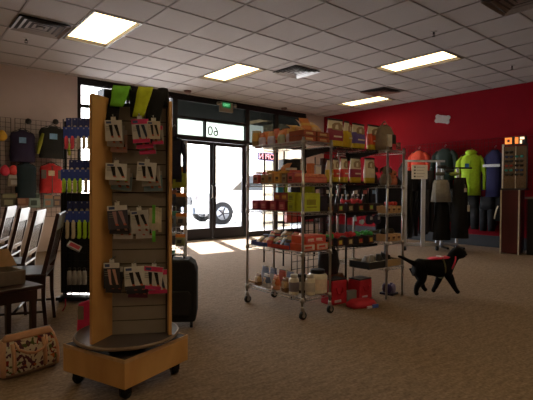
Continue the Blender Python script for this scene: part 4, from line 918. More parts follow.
b = MB(); b.loft([(0, 0, 0, .06, .04), (.06, 0, 0, .07, .045), (.11, .01, 0, .05, .04), (.13, .02, 0, .02, .02)], C(120, 106, 90, .8), 12, 1, .06); south(b, 'plush_toy', bx(364), BY0+.2, BL[1]+.0, 'grey-beige plush dog toy at the back of third black shelf', 'dog toy')
# navy caps and small white items hung under the third level
for i, (px, py) in enumerate([(369.5, 214), (377, 214)]):
    t = thing('round_hat', 'round navy hat hanging under third black shelf, %s' % ['toward the trolley', 'at the shelf end'][i], 'hat', ony(px, py, BY0+.02)-Vector((0, 0, .055)), 0, 'round navy hats')
    b = MB(); b.loft([(-.045, 0, 0, .03, .01), (-.03, 0, 0, .055, .018), (0, 0, 0, .065, .022), (.03, 0, 0, .055, .02), (.05, 0, 0, .02, .012)], C(24, 34, 66, .6), 18); b.build('crown', t)
    b = MB(); b.box(-.015, -.026, .0, .015, -.02, .03, C(180, 186, 196, .5)); b.build('badge', t)
    b = MB(); b.tube([(0, 0, .05), (0, .01, .075)], .003, BLKMET, 4); b.build('hook', t)
for i, (px, py) in enumerate([(355, 218), (362, 221)]):
    b = MB(); b.prism([(-.02, -.03), (.02, -.03), (.012, 0), (.0, .03), (-.01, 0)] if i == 0 else [(-.035, -.02), (.0, -.035), (.03, -.01), (.02, .012), (-.03, .008)], -.008, .008, C(170, 196, 220, .5)); b.tube([(0, 0, .0), (0, .0, .06)], .002, BLKMET, 4)
    tag(b.build('small_tag', loc=ony(px, py, BY0+.02)), ['pointed pale blue tag hanging under the third black shelf', 'flat pale blue tag hanging beside the navy hats'][i], 'tag')
gridwall('grid_panel', 'black wire grid standing behind the dog food shelving', 'gridwall', ((BX0+BX1)/2-.12, BY1+.06, 0), 0, .6, 1.32, step=.075, z0=.0)
b = MB(); b.box(-.025, -.025, 0, .025, .025, 1.40, mat('reddish_post', (70, 26, 24), .4)); b.box(-.09, -.09, 0, .09, .09, .02, BLKMET)
tag(b.build('wooden_post', loc=(3.50, 3.27, 0), bevel=.003), 'dark red wooden post standing behind the black shelving', 'post')
b = MB(); b.loft([(.0, 0, 0, .11, .05), (.10, 0, 0, .13, .07), (.22, -.01, 0, .11, .06), (.27, -.02, 0, .05, .03)], CHAR, 14, .8, .04)
south(b, 'hung_carrier', 3.30, 3.0, .30, 'charcoal pet carrier bag hanging low behind the chrome trolley', 'pet carrier')
b = MB(); b.tube([(-.08, 0, .25), (-.04, 0, .36), (.04, 0, .36), (.08, 0, .25)], .006, PBLACK, 6)
bpy.data.objects['hung_carrier'].location.z = .24
h_ = b.build('strap', bpy.data.objects['hung_carrier'])
# red bags and boxes on the floor
REDB = C(176, 18, 34, .6)
def tote(x, y, w, h, d, rz, label, group='red bags on the floor'):
    t = thing('red_tote', label, 'bag', (x, y, 0), rz, group)
    b = MB(); b.prism([(-w/2, 0), (w/2, 0), (w*.47, h), (-w*.47, h)], -d/2, d/2, REDB); b.build('bag_body', t, bevel=.012)
    b = MB(); b.box(-w*.46, -d*.48, h, w*.46, d*.48, h+.012, CHAR); b.build('zip_top', t, bevel=.004)
    b = MB(); b.box(-w*.3, -d/2-.004, h*.1, w*.1, -d/2, h*.2, C(200, 170, 180, .5)); b.build('printed_mark', t)
    b = MB(); b.tube([(-w*.2, -d/2-.004, h*.7), (-w*.18, -d/2-.015, h*.5), (0, -d/2-.02, h*.42), (w*.18, -d/2-.015, h*.5), (w*.2, -d/2-.004, h*.7)], .006, REDB, 6); b.build('carry_strap', t)
tote(3.20, 2.84, .20, .225, .15, -.1, 'upright red bag with dark zip top under the black shelving, trolley side')
tote(3.56, 2.82, .20, .19, .15, .0, 'upright red bag with dark zip top under the far end of the black shelving')
t = thing('flat_red_bag', 'red bag lying flat on the carpet in front of the upright red bags', 'bag', (3.30, 2.60, 0), -.25, 'red bags on the floor')
b = MB(); b.loft([(0.0, 0, 0, .13, .08), (.03, 0, 0, .14, .09), (.06, .01, 0, .11, .07), (.068, .01, 0, .06, .04)], REDB, 16, .6, .04); b.build('bag_body', t)
b = MB(); b.box(.06, -.10, .0, .12, -.085, .03, C(50, 80, 170, .5)); b.box(.0, -.10, .0, .05, -.085, .02, C(190, 180, 190, .5)); b.build('tag_card', t)
b = MB(); b.T = Matrix.Rotation(.3, 4, 'Z'); b.prism([(-.12, 0), (.14, 0), (.15, .12), (-.02, .24), (-.13, .22)], -.06, .06, mat('brown_card', (116, 70, 44), .8)); tag(b.build('brown_sack', loc=(3.46, 3.02, 0), bevel=.01), 'brown paper sack slumped behind the red bags', 'sack')
tag(carton(.14, .10, .05, C(104, 108, 108, .6)).build('grey_carton', loc=(3.385, 2.80, 0)), 'small grey carton standing between the two upright red bags', 'box')
tag(carton(.14, .02, .14, C(30, 30, 60, .5)).build('shallow_tray', loc=(3.93, 2.74, 0), rotz=.2), 'dark tray under a bundle of purple-blue toys by the chrome post', 'tray')
for k in range(5):
    b = MB(); b.loft([(0, 0, 0, .015, .015), (.03, 0, 0, .028, .028), (.07, 0, 0, .026, .026), (.09, 0, 0, .01, .01)], [C(46, 36, 90, .5), C(120, 110, 150, .5), C(60, 30, 60, .5)][k % 3], 10)
    tag(b.build('rubber_toy', loc=(3.93+.045*math.cos(k*1.26), 2.74+.045*math.sin(k*1.26), .021)), '%s rubber toy in the floor tray by the chrome post' % ['indigo', 'pale lilac', 'plum', 'second indigo', 'second pale lilac'][k], 'dog toy', 'rubber toys in the floor tray')

t = thing('dark_shirt_rail', 'low black rail of dark shirts seen through the black shelving', 'clothes rack', (5.98, 4.81, 0), FACE)
b = MB(); b.box(-.62, -.02, 1.20, .50, .02, 1.23, BLKMET); b.build('rail', t)
for x in (-.60, .48): b = MB(); b.box(x-.02, -.02, 0, x+.02, .02, 1.20, BLKMET); b.box(x-.02, -.22, 0, x+.02, .22, .03, BLKMET); b.build('upright', t)
for k in range(7):
    x = -.52+.155*k; c_ = [C(16, 16, 20, .85), C(26, 26, 38, .85), C(18, 16, 18, .85), C(40, 38, 40, .85)][k % 4]
    p = Vector((5.98, 4.81, 0))+Vector((math.cos(FACE)*x, math.sin(FACE)*x, 1.18))
    t2 = thing('dark_shirt', 'dark shirt on the low black rail, %s' % ordn(k, 7, 'doors'), 'shirt', p, FACE, 'dark shirts on the low rail')
    b = MB(); b.loft([(-.42, 0, 0, .085, .12), (-.2, 0, 0, .08, .12), (-.04, 0, 0, .06, .10), (0, 0, 0, .03, .03)], c_, 24, .9, .07); b.build('cloth', t2)
    b = MB(); b.tube([(0, 0, -.01), (0, 0, .05), (.02, 0, .07)], .003, CHROME, 5); b.build('hanger_hook', t2)
    b = MB(); b.box(-.03, -.14, -.16, .03, -.12, -.10, [WHITEP, C(140, 60, 60, .5), C(90, 120, 160, .5)][k % 3]); b.build('chest_print', t2)

# --- chrome unit with packs and shoes beyond
CX0_, CX1_, CY0_, CY1_ = 3.715, 3.985, 2.62, 3.25
CL = [.31, .56, .84, 1.12, 1.465]
wire_shelving('narrow chrome wire shelving with backpacks and shoes, next to the clothes', CX0_, CY0_, CX1_, CY1_, CL, 1.49, CHROME, False)
KHAKI = C(128, 110, 88, .8)
t = thing('dog_backpack', 'khaki dog backpack with red and white panels on the top chrome shelf', 'backpack', (CX0_+.085, CY0_+.10, CL[4]), -.2)
b = MB(); b.loft([(0, 0, 0, .10, .06), (.06, 0, 0, .115, .075), (.16, 0, 0, .10, .065), (.23, 0, 0, .07, .045), (.25, 0, 0, .03, .02)], KHAKI, 16, .7, .03); b.build('pack_body', t)
b = MB(); b.box(-.035, -.086, .03, .02, -.06, .15, C(206, 196, 176, .6)); b.box(.022, -.086, .02, .07, -.06, .15, C(30, 28, 30, .6)); b.box(.022, -.088, .0, .07, -.086, .06, C(180, 34, 44, .6)); b.build('side_pocket', t)
b = MB(); b.tube([(-.06, 0, .23), (0, 0, .29), (.06, 0, .23)], .008, KHAKI, 6); b.build('grab_strap', t)
b = MB(); 
for k in range(14):
    a = k*1.3; b.tube([(.05*math.cos(a), .05*math.sin(a), .01+.005*k), (.05*math.cos(a+.7), .05*math.sin(a+.7), .016+.005*k), (.05*math.cos(a+1.4), .05*math.sin(a+1.4), .012+.005*k)], .009, [KHAKI, C(90, 84, 70, .8)][k % 2], 5)
tag(b.build('rope_coil', loc=(CX1_-.02, CY0_+.09, CL[4])), 'coiled khaki rope lead beside the backpack on the top chrome shelf', 'rope')
def plush(x, y, z, c_, c2, label, sc=1, group='plush toys on the chrome unit'):
    t = thing('plush_toy', label, 'dog toy', (x, y, z), -.5, group); t.scale = (sc,)*3
    b = MB(); b.loft([(0, 0, 0, .05, .04), (.03, 0, 0, .065, .05), (.08, 0, 0, .055, .042), (.11, 0, 0, .035, .03)], c_, 12, 1, .05); b.build('plush_body', t)
    b = MB(); b.loft([(.10, 0, -.01, .02, .02), (.125, 0, -.01, .042, .04), (.16, 0, -.01, .04, .036), (.185, 0, -.01, .018, .016)], c_, 12); b.build('plush_head', t)
    for s_ in (-1, 1): b = MB(); b.tube([(s_*.03, 0, .165), (s_*.055, 0, .15), (s_*.06, 0, .12)], [.012, .014, .006], c2, 6); b.build('ear', t)
    b = MB(); b.cbox(0, -.052, .135, .02, .012, .014, PBLACK); b.build('nose', t)
plush(CX0_+.07, CY0_+.07, CL[3], C(110, 96, 80, .8), C(60, 50, 46, .8), 'grey-brown plush dog under the backpack shelf')
plush(CX0_+.19, CY0_+.07, CL[3], C(176, 90, 60, .8), C(200, 60, 50, .8), 'orange-brown plush toy at the outer end, under the backpack shelf', .8)
plush(CX0_+.08, CY0_+.25, CL[3], C(46, 40, 40, .8), C(30, 26, 26, .8), 'black plush toy behind the grey-brown plush dog', 1.1)
for zi, nm in ((2, 'third'), (1, 'fourth')):
    for k in range(3):
        b = carton(.078, .07, .12, C(186, 140, 92, .6), C(200, 160, 110, .6), C(96, 56, 40, .6))
        south(b, 'kraft_box', CX0_+.045+.085*k, CY0_+.07, CL[zi], 'tan treat box with brown mark on the %s chrome shelf, %s' % (nm, ['beside the black shelving', 'middle of three', 'beside the clothes rack'][k]), 'box', 'tan treat boxes')
b = bone_toy(.14, C(190, 40, 34, .6)); south(b, 'bone_toy', CX0_+.17, CY0_+.08, CL[2]+.072, 'red bone toy lying on the tan boxes of the third chrome shelf', 'dog toy')
for k, (x, c_, lab) in enumerate([(CX0_+.05, C(40, 38, 44, .6), 'black rubber toy on the tan boxes'), (CX0_+.18, C(60, 50, 40, .6), 'brown rubber toy on the tan boxes')]):
    b = MB(); b.loft([(0, 0, 0, .02, .03), (.02, 0, 0, .035, .04), (.05, 0, 0, .02, .02)], c_, 10); south(b, 'rubber_toy', x, CY0_+.08, CL[1]+.071, lab+' of the fourth chrome shelf', 'dog toy')
# legs: dark clothing hung behind the chrome unit
coat('long dark navy garment hanging behind the chrome unit', 'hanging_garment', 'garment', (CX1_+.25, CY0_+.35, 1.28), FACE, .34, .62, C(16, 18, 34, .8), None, False, puff=.06)
# shoe tray on the bottom level
t = thing('shoe_box', 'long black and tan open box of shoes on the bottom chrome shelf', 'box', (3.80, 2.86, CL[0]), 0)
b = MB(); b.box(-.30, -.12, 0, .0, -.11, .065, C(46, 44, 48, .6)); b.box(.0, -.12, 0, .22, -.11, .065, C(176, 140, 92, .6)); b.box(-.30, .11, 0, .22, .12, .065, KHAKI); b.box(-.30, -.11, 0, .22, .11, .006, KHAKI); b.box(-.30, -.11, 0, -.29, .11, .065, CHAR); b.box(.21, -.11, 0, .22, .11, .065, KHAKI)
b.build('box_body', t)
bpy.data.objects['shoe_box'].location = (CX0_+.05, CY0_+.14, CL[0])
def shoe(x, y, z, c_, rz, label):
    t = thing('dog_shoe', label, 'shoe', (x, y, z), rz, 'shoes on the bottom chrome shelf')
    b = MB(); b.loft([(0, 0, 0, .07, .028), (.018, 0, 0, .072, .03)], WHITEP, 14, .8); b.build('sole', t)
    b = MB(); b.loft([(.018, 0, 0, .068, .027), (.04, -.008, 0, .058, .026), (.06, -.022, 0, .04, .024), (.085, -.03, 0, .032, .022)], c_, 14, .8); b.build('upper', t)
    b = MB(); 
    for k in range(3): b.tube([(.0+.014*k, -.016, .062-.007*k), (.0+.014*k, .016, .062-.007*k)], .003, CHAR, 4)
    b.build('lace', t)
for k, (x, y, c_) in enumerate([(-.20, 0, C(140, 134, 130, .7)), (-.09, .01, C(150, 146, 140, .7)), (.03, 0, C(60, 58, 60, .7)), (.14, .0, C(36, 34, 36, .7))]):
    shoe(CX0_+.05+x, CY0_+.14+y, CL[0]+.03, c_, 1.2-.5*k, ['light grey shoe nearest the black shelving in the open box', 'second light grey shoe in the open box', 'dark grey shoe in the open box', 'black shoe at the outer end of the open box'][k])

# --- far unit by the window, seen through the trolley
DX0, DX1, DY0, DY1 = 4.25, 5.32, 4.72, 5.15
DL = [.30, .60, 1.02, 1.36]
wire_shelving('black shelving unit near the windows, seen through the chrome trolley', DX0, DY0, DX1, DY1, DL, 1.62, BLKMET, False)
def dpos(px, z, Y=4.93): p = ony(px, 200, Y); return (p.x, Y, z)
def far(b, name, px, z, label, cat, group=None, Y=4.9, rz=-.3): o = b.build(name, loc=dpos(px, z, Y), rotz=rz); tag(o, label, cat, group)
far(carton(.26, .16, .2, C(24, 26, 36, .6), C(34, 36, 46, .6)), 'dark_crate', 289, DL[3], 'dark crate on the top shelf of the far window unit', 'crate')
far(carton(.14, .2, .1, C(190, 168, 140, .6), C(200, 180, 150, .6)), 'beige_carton', 296, DL[3]+.17*0, 'beige carton beside the dark crate on the far unit', 'box', Y=5.05)
far(carton(.08, .17, .08, C(24, 130, 140, .5)), 'teal_box', 279.5, DL[2], 'teal box on the far window unit', 'box')
far(carton(.06, .14, .06, C(150, 196, 40, .5)), 'lime_box', 285, DL[2], 'lime box beside the teal one on the far window unit', 'box')
far(carton(.22, .15, .1, C(26, 28, 48, .6)), 'navy_box', 296, DL[2], 'navy box on the far window unit', 'box')
for k, px in enumerate((290, 297, 307)): far(carton(.16, .26, .12, [C(196, 70, 60, .5), C(170, 20, 36, .5), C(150, 16, 34, .5)][k], None, None), 'red_carton', px, DL[1], 'tall red carton on the far window unit, %s' % ['coral, window side', 'middle', 'away from the window'][k], 'box', 'tall red cartons')
far(carton(.40, .08, .2, C(176, 96, 50, .6)), 'rust_tray', 279, DL[1]-.30, 'rust orange tray low on the far window unit', 'tray', rz=0)
for k, px in enumerate((309, 313, 318, 322, 326, 330)):
    b = MB(); b.loft([(0, 0, 0, .03, .03), (.14, 0, 0, .03, .03), (.17, 0, 0, .014, .014), (.20, 0, 0, .014, .014)], [C(150, 150, 160, .4), C(50, 52, 64, .4), C(120, 110, 120, .4)][k % 3], 10)
    far(b, 'spray_bottle', px, DL[1], 'grey spray bottle on the far unit, %s' % ordn(k, 6, 'red cartons'), 'bottle', 'spray bottles on the far unit')

# ------------------------------------------------------------------ clothes racks by the crimson wall
pL = onz(404.5, 250.5, 0); pR = onz(437, 250.5, 0)
mid = (pL+pR)/2; dv = (pR-pL); rl = dv.length; ra = math.atan2(dv.y, dv.x)
ct = thing('clothes_rack', 'grey metal clothes rack on casters with a sign card, beside the snack shelves', 'clothes rack', (mid.x, mid.y, 0), ra)
hw = rl/2
for x in (-hw, hw):
    b = MB(); b.box(x-.03, -.022, .08, x+.03, .022, 1.60, GREYMET); b.build('upright', ct, bevel=.004)
b = MB(); b.box(-hw-.02, -.022, .08, hw+.02, .022, .14, GREYMET); b.build('base_bar', ct, bevel=.004)
b = MB(); b.box(-hw-.03, -.022, 1.60, hw+.12, .022, 1.635, GREYMET); b.build('top_bar', ct, bevel=.004)
b = MB(); b.box(-.036, -.10, .08, .036, -.06, 1.48, GREYMET); b.box(-.03, -.08, .08, .018, -.02, .12, GREYMET); b.build('sign_pole', ct, bevel=.004)
for x in (-hw, hw):
    b = MB(); b.tube([(x-.02, 0, .04), (x+.02, 0, .04)], .04, TYRE, 14); b.box(x-.012, -.012, .05, x+.012, .012, .08, CHAR); b.build('caster', ct)
t = thing('sign_card', 'white card with a list of dotted lines on the clothes rack pole', 'sign', at(419.5, 172, 7.95), FACE)
b = MB(); b.box(-.14, -.006, -.125, .14, 0, .125, WHITEP); b.build('card', t)
b = MB()
for k in range(4):
    z = .085-.055*k; b.loft([(z-.012, -.085, -.006, .015, .004), (z+.012, -.085, -.006, .015, .004)], CHAR, 8)
    b.box(-.05, -.0075, z-.006, .09-.02*(k % 2), -.006, z+.004, C(150, 146, 150, .6))
b.build('printed_lines', t)
def hang(name, label, cat, px, py0, py1, wpx, dep, col, kind='pants', group=None, thick=.05, waves=.08):
    p = at(px, py0, dep); h = (py1-py0)*dep/F; w = wpx*dep/F
    t = thing(name, label, cat, p, FACE, group)
    if kind == 'pants':
        b = MB(); b.loft([(-h*.32, 0, 0, w*.5, thick), (-h*.12, 0, 0, w*.47, thick), (0, 0, 0, w*.42, thick*.7)], col, 14, .7, .03); b.build('waist', t)
        for s_ in (-1, 1):
            b = MB(); b.loft([(-h, s_*w*.27, 0, w*.20, thick*.8), (-h*.6, s_*w*.26, 0, w*.22, thick*.9), (-h*.30, s_*w*.24, 0, w*.24, thick)], col, 12, .8, .05); b.build('trouser_leg', t)
    else:
        b = MB(); b.loft([(-h, 0, 0, w*.55, thick*1.3), (-h*.6, 0, 0, w*.5, thick*1.1), (-h*.15, 0, 0, w*.42, thick), (0, 0, 0, w*.36, thick*.6)], col, 40, .9, waves, 9); b.build('cloth', t)
    b = MB(); b.tube([(-w*.35, 0, .0), (w*.35, 0, .0)], .008, PBLACK, 6); b.tube([(0, 0, 0), (0, 0, .05), (.02, 0, .07), (.035, 0, .05)], .003, CHROME, 5); b.build('hanger', t)
    return t
DKG = [C(18, 18, 22, .85), C(24, 22, 28, .85), C(14, 16, 24, .85), C(30, 24, 28, .85)]
for k, (px, w_, dep) in enumerate([(408, 9, 8.2), (414, 9, 8.35), (424, 9, 8.25), (430, 8, 8.1)]):
    hang('dark_trousers', 'dark trousers on the grey rack, %s' % ordn(k, 4, 'snack shelves'), 'trousers', px, 171, 238-2*k, w_, dep, DKG[k], group='dark trousers on the grey rack', thick=.09)
hang('maroon_scarf', 'dull maroon garment hanging behind the sign pole', 'garment', 427, 185, 232, 5, 8.6, C(70, 18, 34, .85), 'skirt', thick=.05)
# second rack with knitwear and black clothes
q = onz(456, 252, 0); q0 = onz(441, 244, 0)
t = thing('knitwear_rack', 'grey rail rack holding a grey knit top and black clothes', 'clothes rack', (7.9, 4.02, 0), FACE)
for x in (-.30, -.02):
    b = MB(); b.box(x-.02, .05, .05, x+.02, .09, 1.50, GREYMET); b.box(x-.02, -.25, .05, x+.02, .3, .09, BLKMET); b.build('upright', t, bevel=.003)
b = MB(); b.tube([(-.34, .07, 1.50), (.24, .07, 1.50)], .014, BLKMET, 8); b.build('rail', t)
b = MB(); b.box(-.32, .05, .09, 0, .09, .13, GREYMET); b.build('base_bar', t)
hang('knit_top', 'grey ribbed knit top hanging from the rail rack', 'knit top', 441, 180, 202, 17, 7.9, C(116, 112, 104, .9), 'skirt', waves=.12, thick=.08)
hang('black_skirt', 'black skirt hanging below the grey knit top', 'skirt', 442, 200, 240, 15, 8.05, C(12, 12, 14, .9), 'skirt', thick=.08)
hang('black_coat', 'long black coat with a hanging price ticket on the rail rack', 'coat', 460, 178, 238, 15, 7.9, C(12, 12, 14, .9), 'skirt', thick=.10)
b = MB(); b.box(-.022, -.004, -.07, .022, 0, 0, C(196, 180, 160, .6)); b.tube([(0, 0, 0), (0, .02, .06)], .0015, WHITEP, 4); tag(b.build('price_ticket', loc=at(465.5, 188, 7.7), rotz=FACE), 'pale price ticket on the black coat sleeve', 'ticket')
b = MB(); b.box(-.02, -.004, -.11, .02, 0, 0, C(180, 178, 170, .6)); b.tube([(0, 0, 0), (0, .02, .06)], .0015, WHITEP, 4); tag(b.build('price_ticket', loc=at(468.5, 205, 7.7), rotz=FACE), 'long white price ticket hanging over the black trousers', 'ticket')
# accessories on the rack top
for k, (px, py, c_, lab) in enumerate([(442, 167, C(24, 24, 30, .4), 'black sunglasses case on the rail over the knit top'), (449, 171, C(40, 42, 50, .4), 'dark goggles on the rail over the knit top'), (440, 174, C(90, 90, 80, .6), 'grey folded band on the rail over the knit top'), (454, 174, C(130, 150, 50, .6), 'olive green band at the end of the knitwear rail')]):
    b = MB(); b.loft([(-.03, 0, 0, .05, .03), (-.01, 0, 0, .09, .04), (.02, 0, 0, .08, .04), (.035, 0, 0, .04, .02)], c_, 12, .8); tag(b.build('accessory', loc=at(px, py, 8.0), rotz=FACE), lab, 'accessory', 'accessories over the knit top')
# grid on the crimson wall with jackets
for (ya, yb, lab) in ((5.95, 5.05, 'black gridwall on the crimson wall behind the red jacket'), (5.0, 4.1, 'black gridwall on the crimson wall behind the neon jacket'), (4.05, 3.2, 'black gridwall on the crimson wall behind the sunglasses stand')):
    gridwall('gridwall_panel', lab, 'gridwall', (XW-.05, (ya+yb)/2, 0), WEST, ya-yb, 1.72, group=None, z0=.38, r=.0025)
def RW(px, py, x=XW-.22): return onx(px, py, x)
coat('red-orange jacket hanging highest beside the snack shelves', 'red_jacket', 'jacket', RW(419, 149), WEST, .52, .60, C(206, 54, 34, .7), None, True, None, puff=.10)
coat('dark green-black jacket hanging between the red and neon jackets', 'dark_jacket', 'jacket', RW(445, 147), WEST, .58, .62, C(18, 44, 44, .8), None, True, None, puff=.10)
nj = coat('neon yellow-green hooded jacket hanging on the crimson wall', 'neon_jacket', 'jacket', RW(471, 151, XW-.32), WEST+.35, .56, .80, C(160, 214, 30, .7), None, True, None, puff=.12, hood=True)
b = MB(); b.box(-.09, -.131, -.32, -.02, -.118, -.25, C(30, 90, 160, .5)); b.box(-.004, -.128, -.84, .004, -.10, -.2, C(110, 160, 20, .6)); b.build('zip_and_badge', nj)
coat('navy blue jacket with pale reflective band next to the sunglasses stand', 'navy_jacket', 'jacket', RW(495, 148, XW-.24), WEST, .46, .86, C(26, 30, 84, .8), None, True, None, puff=.11)
b = MB(); b.box(-.16, -.14, -.36, .15, -.115, -.31, C(196, 206, 216, .4)); bpy.context.view_layer.update()
nv = [o for o in bpy.data.objects if o.name.startswith('navy_jacket')][-1]; b.build('reflective_band', nv)
for k, (y_, w_, z_, c_, lab) in enumerate([(5.55, .36, 1.25, C(16, 16, 20, .85), 'black trousers on the wall grid under the red jacket'), (5.05, .36, 1.25, C(20, 20, 26, .85), 'black trousers on the wall grid under the dark green jacket'), (4.60, .34, 1.12, C(14, 14, 18, .85), 'black trousers on the wall grid beside the neon jacket'), (4.25, .34, 1.00, C(18, 18, 24, .85), 'black trousers hanging directly below the neon jacket'), (3.92, .30, .98, C(14, 16, 26, .85), 'dark navy trousers hanging below the navy jacket')]):
    t = thing('wall_trousers', lab, 'trousers', (XW-.18, y_, z_), WEST, 'dark trousers on the wall grid')
    b = MB(); b.loft([(-.25, 0, 0, w_*.5, .06), (0, 0, 0, w_*.42, .05)], c_, 14, .7, .03); b.build('waist', t)
    for s_ in (-1, 1): b = MB(); b.loft([(-.66, s_*w_*.26, 0, w_*.2, .05), (-.24, s_*w_*.25, 0, w_*.24, .06)], c_, 12, .8, .05); b.build('trouser_leg', t)
    b = MB(); b.tube([(0, 0, 0), (0, 0, .05), (0, .13, .06)], .004, BLKMET, 5); b.build('hook', t)
for k, (y_, z_, h_, w_) in enumerate([(5.78, 1.70, 1.15, .34), (5.30, 1.62, 1.1, .36), (4.82, 1.62, 1.15, .34), (4.42, 1.10, .70, .30), (3.70, 1.62, 1.1, .30)]):
    t = thing('black_coat', ['long black coat on the wall grid nearest the snack shelves', 'long black coat on the wall grid under the red jacket sleeve', 'long black coat on the wall grid behind the black skirt', 'short black coat low on the wall grid under the neon jacket', 'long black coat on the wall grid behind the sunglasses stand'][k], 'coat', (XW-.13, y_, z_), WEST, 'black coats on the wall grid')
    b = MB(); b.loft([(-h_, 0, 0, w_*.55, .07), (-h_*.5, 0, 0, w_*.5, .06), (-h_*.1, 0, 0, w_*.45, .05), (0, 0, 0, w_*.2, .03)], DKG[k % 4], 30, .9, .07, 7); b.build('cloth', t)
    b = MB(); b.tube([(-w_*.35, 0, -.02), (0, 0, .04), (w_*.35, 0, -.02)], .005, PBLACK, 6); b.tube([(0, 0, .04), (0, .06, .07)], .003, CHROME, 5); b.build('hanger', t)
# sunglasses stand
k1 = onz(499, 253.5, 0); k2 = onz(518, 254.5, 0)
kt = thing('sunglasses_stand', 'tall sunglasses stand with dark maroon cabinet and lit header', 'display stand', (8.30, 3.27, 0), FACE-.68)
KW = .15
b = MB(); b.box(-KW, -.17, .02, KW, .17, 1.10, MAROON); b.build('cabinet', kt, bevel=.004)
for x in (-KW-.006, KW-.03):
    b = MB(); b.box(x-.008, -.186, .0, x+.012, -.168, 1.10, C(196, 182, 158, .35)); b.build('corner_strip', kt)
b = MB(); b.box(-KW-.01, -.18, 1.10, KW+.06, .17, 1.13, CHAR); b.build('ledge', kt)
b = MB(); b.box(-KW-.01, -.02, 1.13, KW+.06, .02, 1.86, mat('bronze_mirror', (150, 132, 108), .18, .75, .05)); b.build('mirror_panel', kt)
b = MB(); b.box(-KW-.03, -.03, 1.13, -KW-.005, .03, 1.90, C(206, 200, 192, .3)); b.box(KW+.05, -.03, 1.13, KW+.062, .03, 1.90, CHAR); b.box(.03, -.03, 1.13, .04, -.02, 1.86, C(186, 176, 160, .3)); b.build('upright', kt)
b = MB(); b.box(-.13, -.08, 1.88, KW+.04, .05, 2.02, CHAR); b.build('header_box', kt, bevel=.004)
HL = mat('header_amber', (236, 130, 60), .4, emit=.9); HW = mat('header_white', (255, 214, 170), .4, emit=1.3)
b = MB(); b.box(-.125, -.083, 1.895, -.02, -.08, 2.005, HL); b.box(.03, -.083, 1.895, .08, -.08, 2.005, HL); b.box(-.09, -.085, 1.925, -.05, -.083, 1.975, PBLACK); b.box(.105, -.083, 1.895, .135, -.08, 1.95, HW); b.box(.105, -.083, 1.965, .17, -.08, 2.005, HW); b.build('lit_header', kt)
def shades(px, py, c_, lab):
    t = thing('sunglasses', lab, 'sunglasses', kt.matrix_basis @ Vector((px, -.035, py)), FACE-.68, 'sunglasses on the stand')
    b = MB()
    for s_ in (-1, 1): b.loft([(-.022, s_*.036, 0, .018, .006), (0, s_*.036, 0, .030, .008), (.018, s_*.036, 0, .026, .006)], c_, 12)
    b.build('lens', t)
    b = MB(); b.tube([(-.07, .06, .01), (-.066, 0, .014), (0, -.004, .012), (.066, 0, .014), (.07, .06, .01)], .005, CHAR, 5); b.build('frame', t)
rn = ['top', 'second', 'third', 'fourth', 'fifth', 'sixth']
for i in range(6):
    for j in range(2):
        if (i, j) == (0, 1): continue
        c_ = [C(40, 30, 28, .2), C(50, 60, 90, .2), C(40, 40, 44, .2), C(120, 40, 30, .2), C(40, 110, 100, .2), C(60, 50, 40, .2)][(i+j*3) % 6]
        shades(-.07+.16*j, 1.76-.078*i, c_, '%s sunglasses on the %s row of the stand, %s column' % (['brown', 'blue', 'black', 'rust', 'green', 'olive brown'][(i+j*3) % 6], rn[i], ['jacket side', 'outer'][j]))
b = MB(); b.tube([(0, 0, 0), (-.03, -.01, -.06), (-.05, 0, -.16), (-.055, .01, -.22)], .012, C(206, 200, 180, .6), 6); tag(b.build('dangling_strap', loc=at(498, 206, 7.7), rotz=FACE), 'pale strap dangling beside the sunglasses stand cabinet', 'strap')
# black counter to the right of the stand
t = thing('counter', 'black counter with grey top edge at the crimson wall, right of the sunglasses stand', 'counter', (8.62, 2.60, 0), 0)
b = MB(); b.box(-.30, -.85, .0, .30, .45, .95, C(14, 14, 16, .6)); b.build('counter_body', t, bevel=.004)
b = MB(); b.box(-.33, -.88, .95, .30, .48, .985, C(120, 112, 112, .4)); b.build('counter_top', t, bevel=.004)

# ------------------------------------------------------------------ the dog
DOGC = mat('black_fur', (12, 11, 12), .8, 0, .35, 70, .5, spec=.15)
dm = Vector((4.265, 2.425, 0)); DAZ = R(-30)
dog = thing('black_dog', 'small black dog in a pink harness trotting over the carpet', 'dog', dm, DAZ)
def skin(name, pts, edges, mat_, parent, root=0, sub=2):
    me = bpy.data.meshes.new(name); me.from_pydata([p[:3] for p in pts], edges, []); me.materials.append(mat_)
    o = bpy.data.objects.new(name, me); COL.objects.link(o)
    md = o.modifiers.new('skin', 'SKIN'); sd = me.skin_vertices[0].data
    for i, p in enumerate(pts):
        r = p[3]; r = r*1.28+.001; sd[i].radius = (r, r)
        sd[i].use_root = (i == root)
    md.use_smooth_shade = True; sb = o.modifiers.new('sub', 'SUBSURF'); sb.levels = sub; sb.render_levels = sub
    if parent: o.parent = parent
    return o
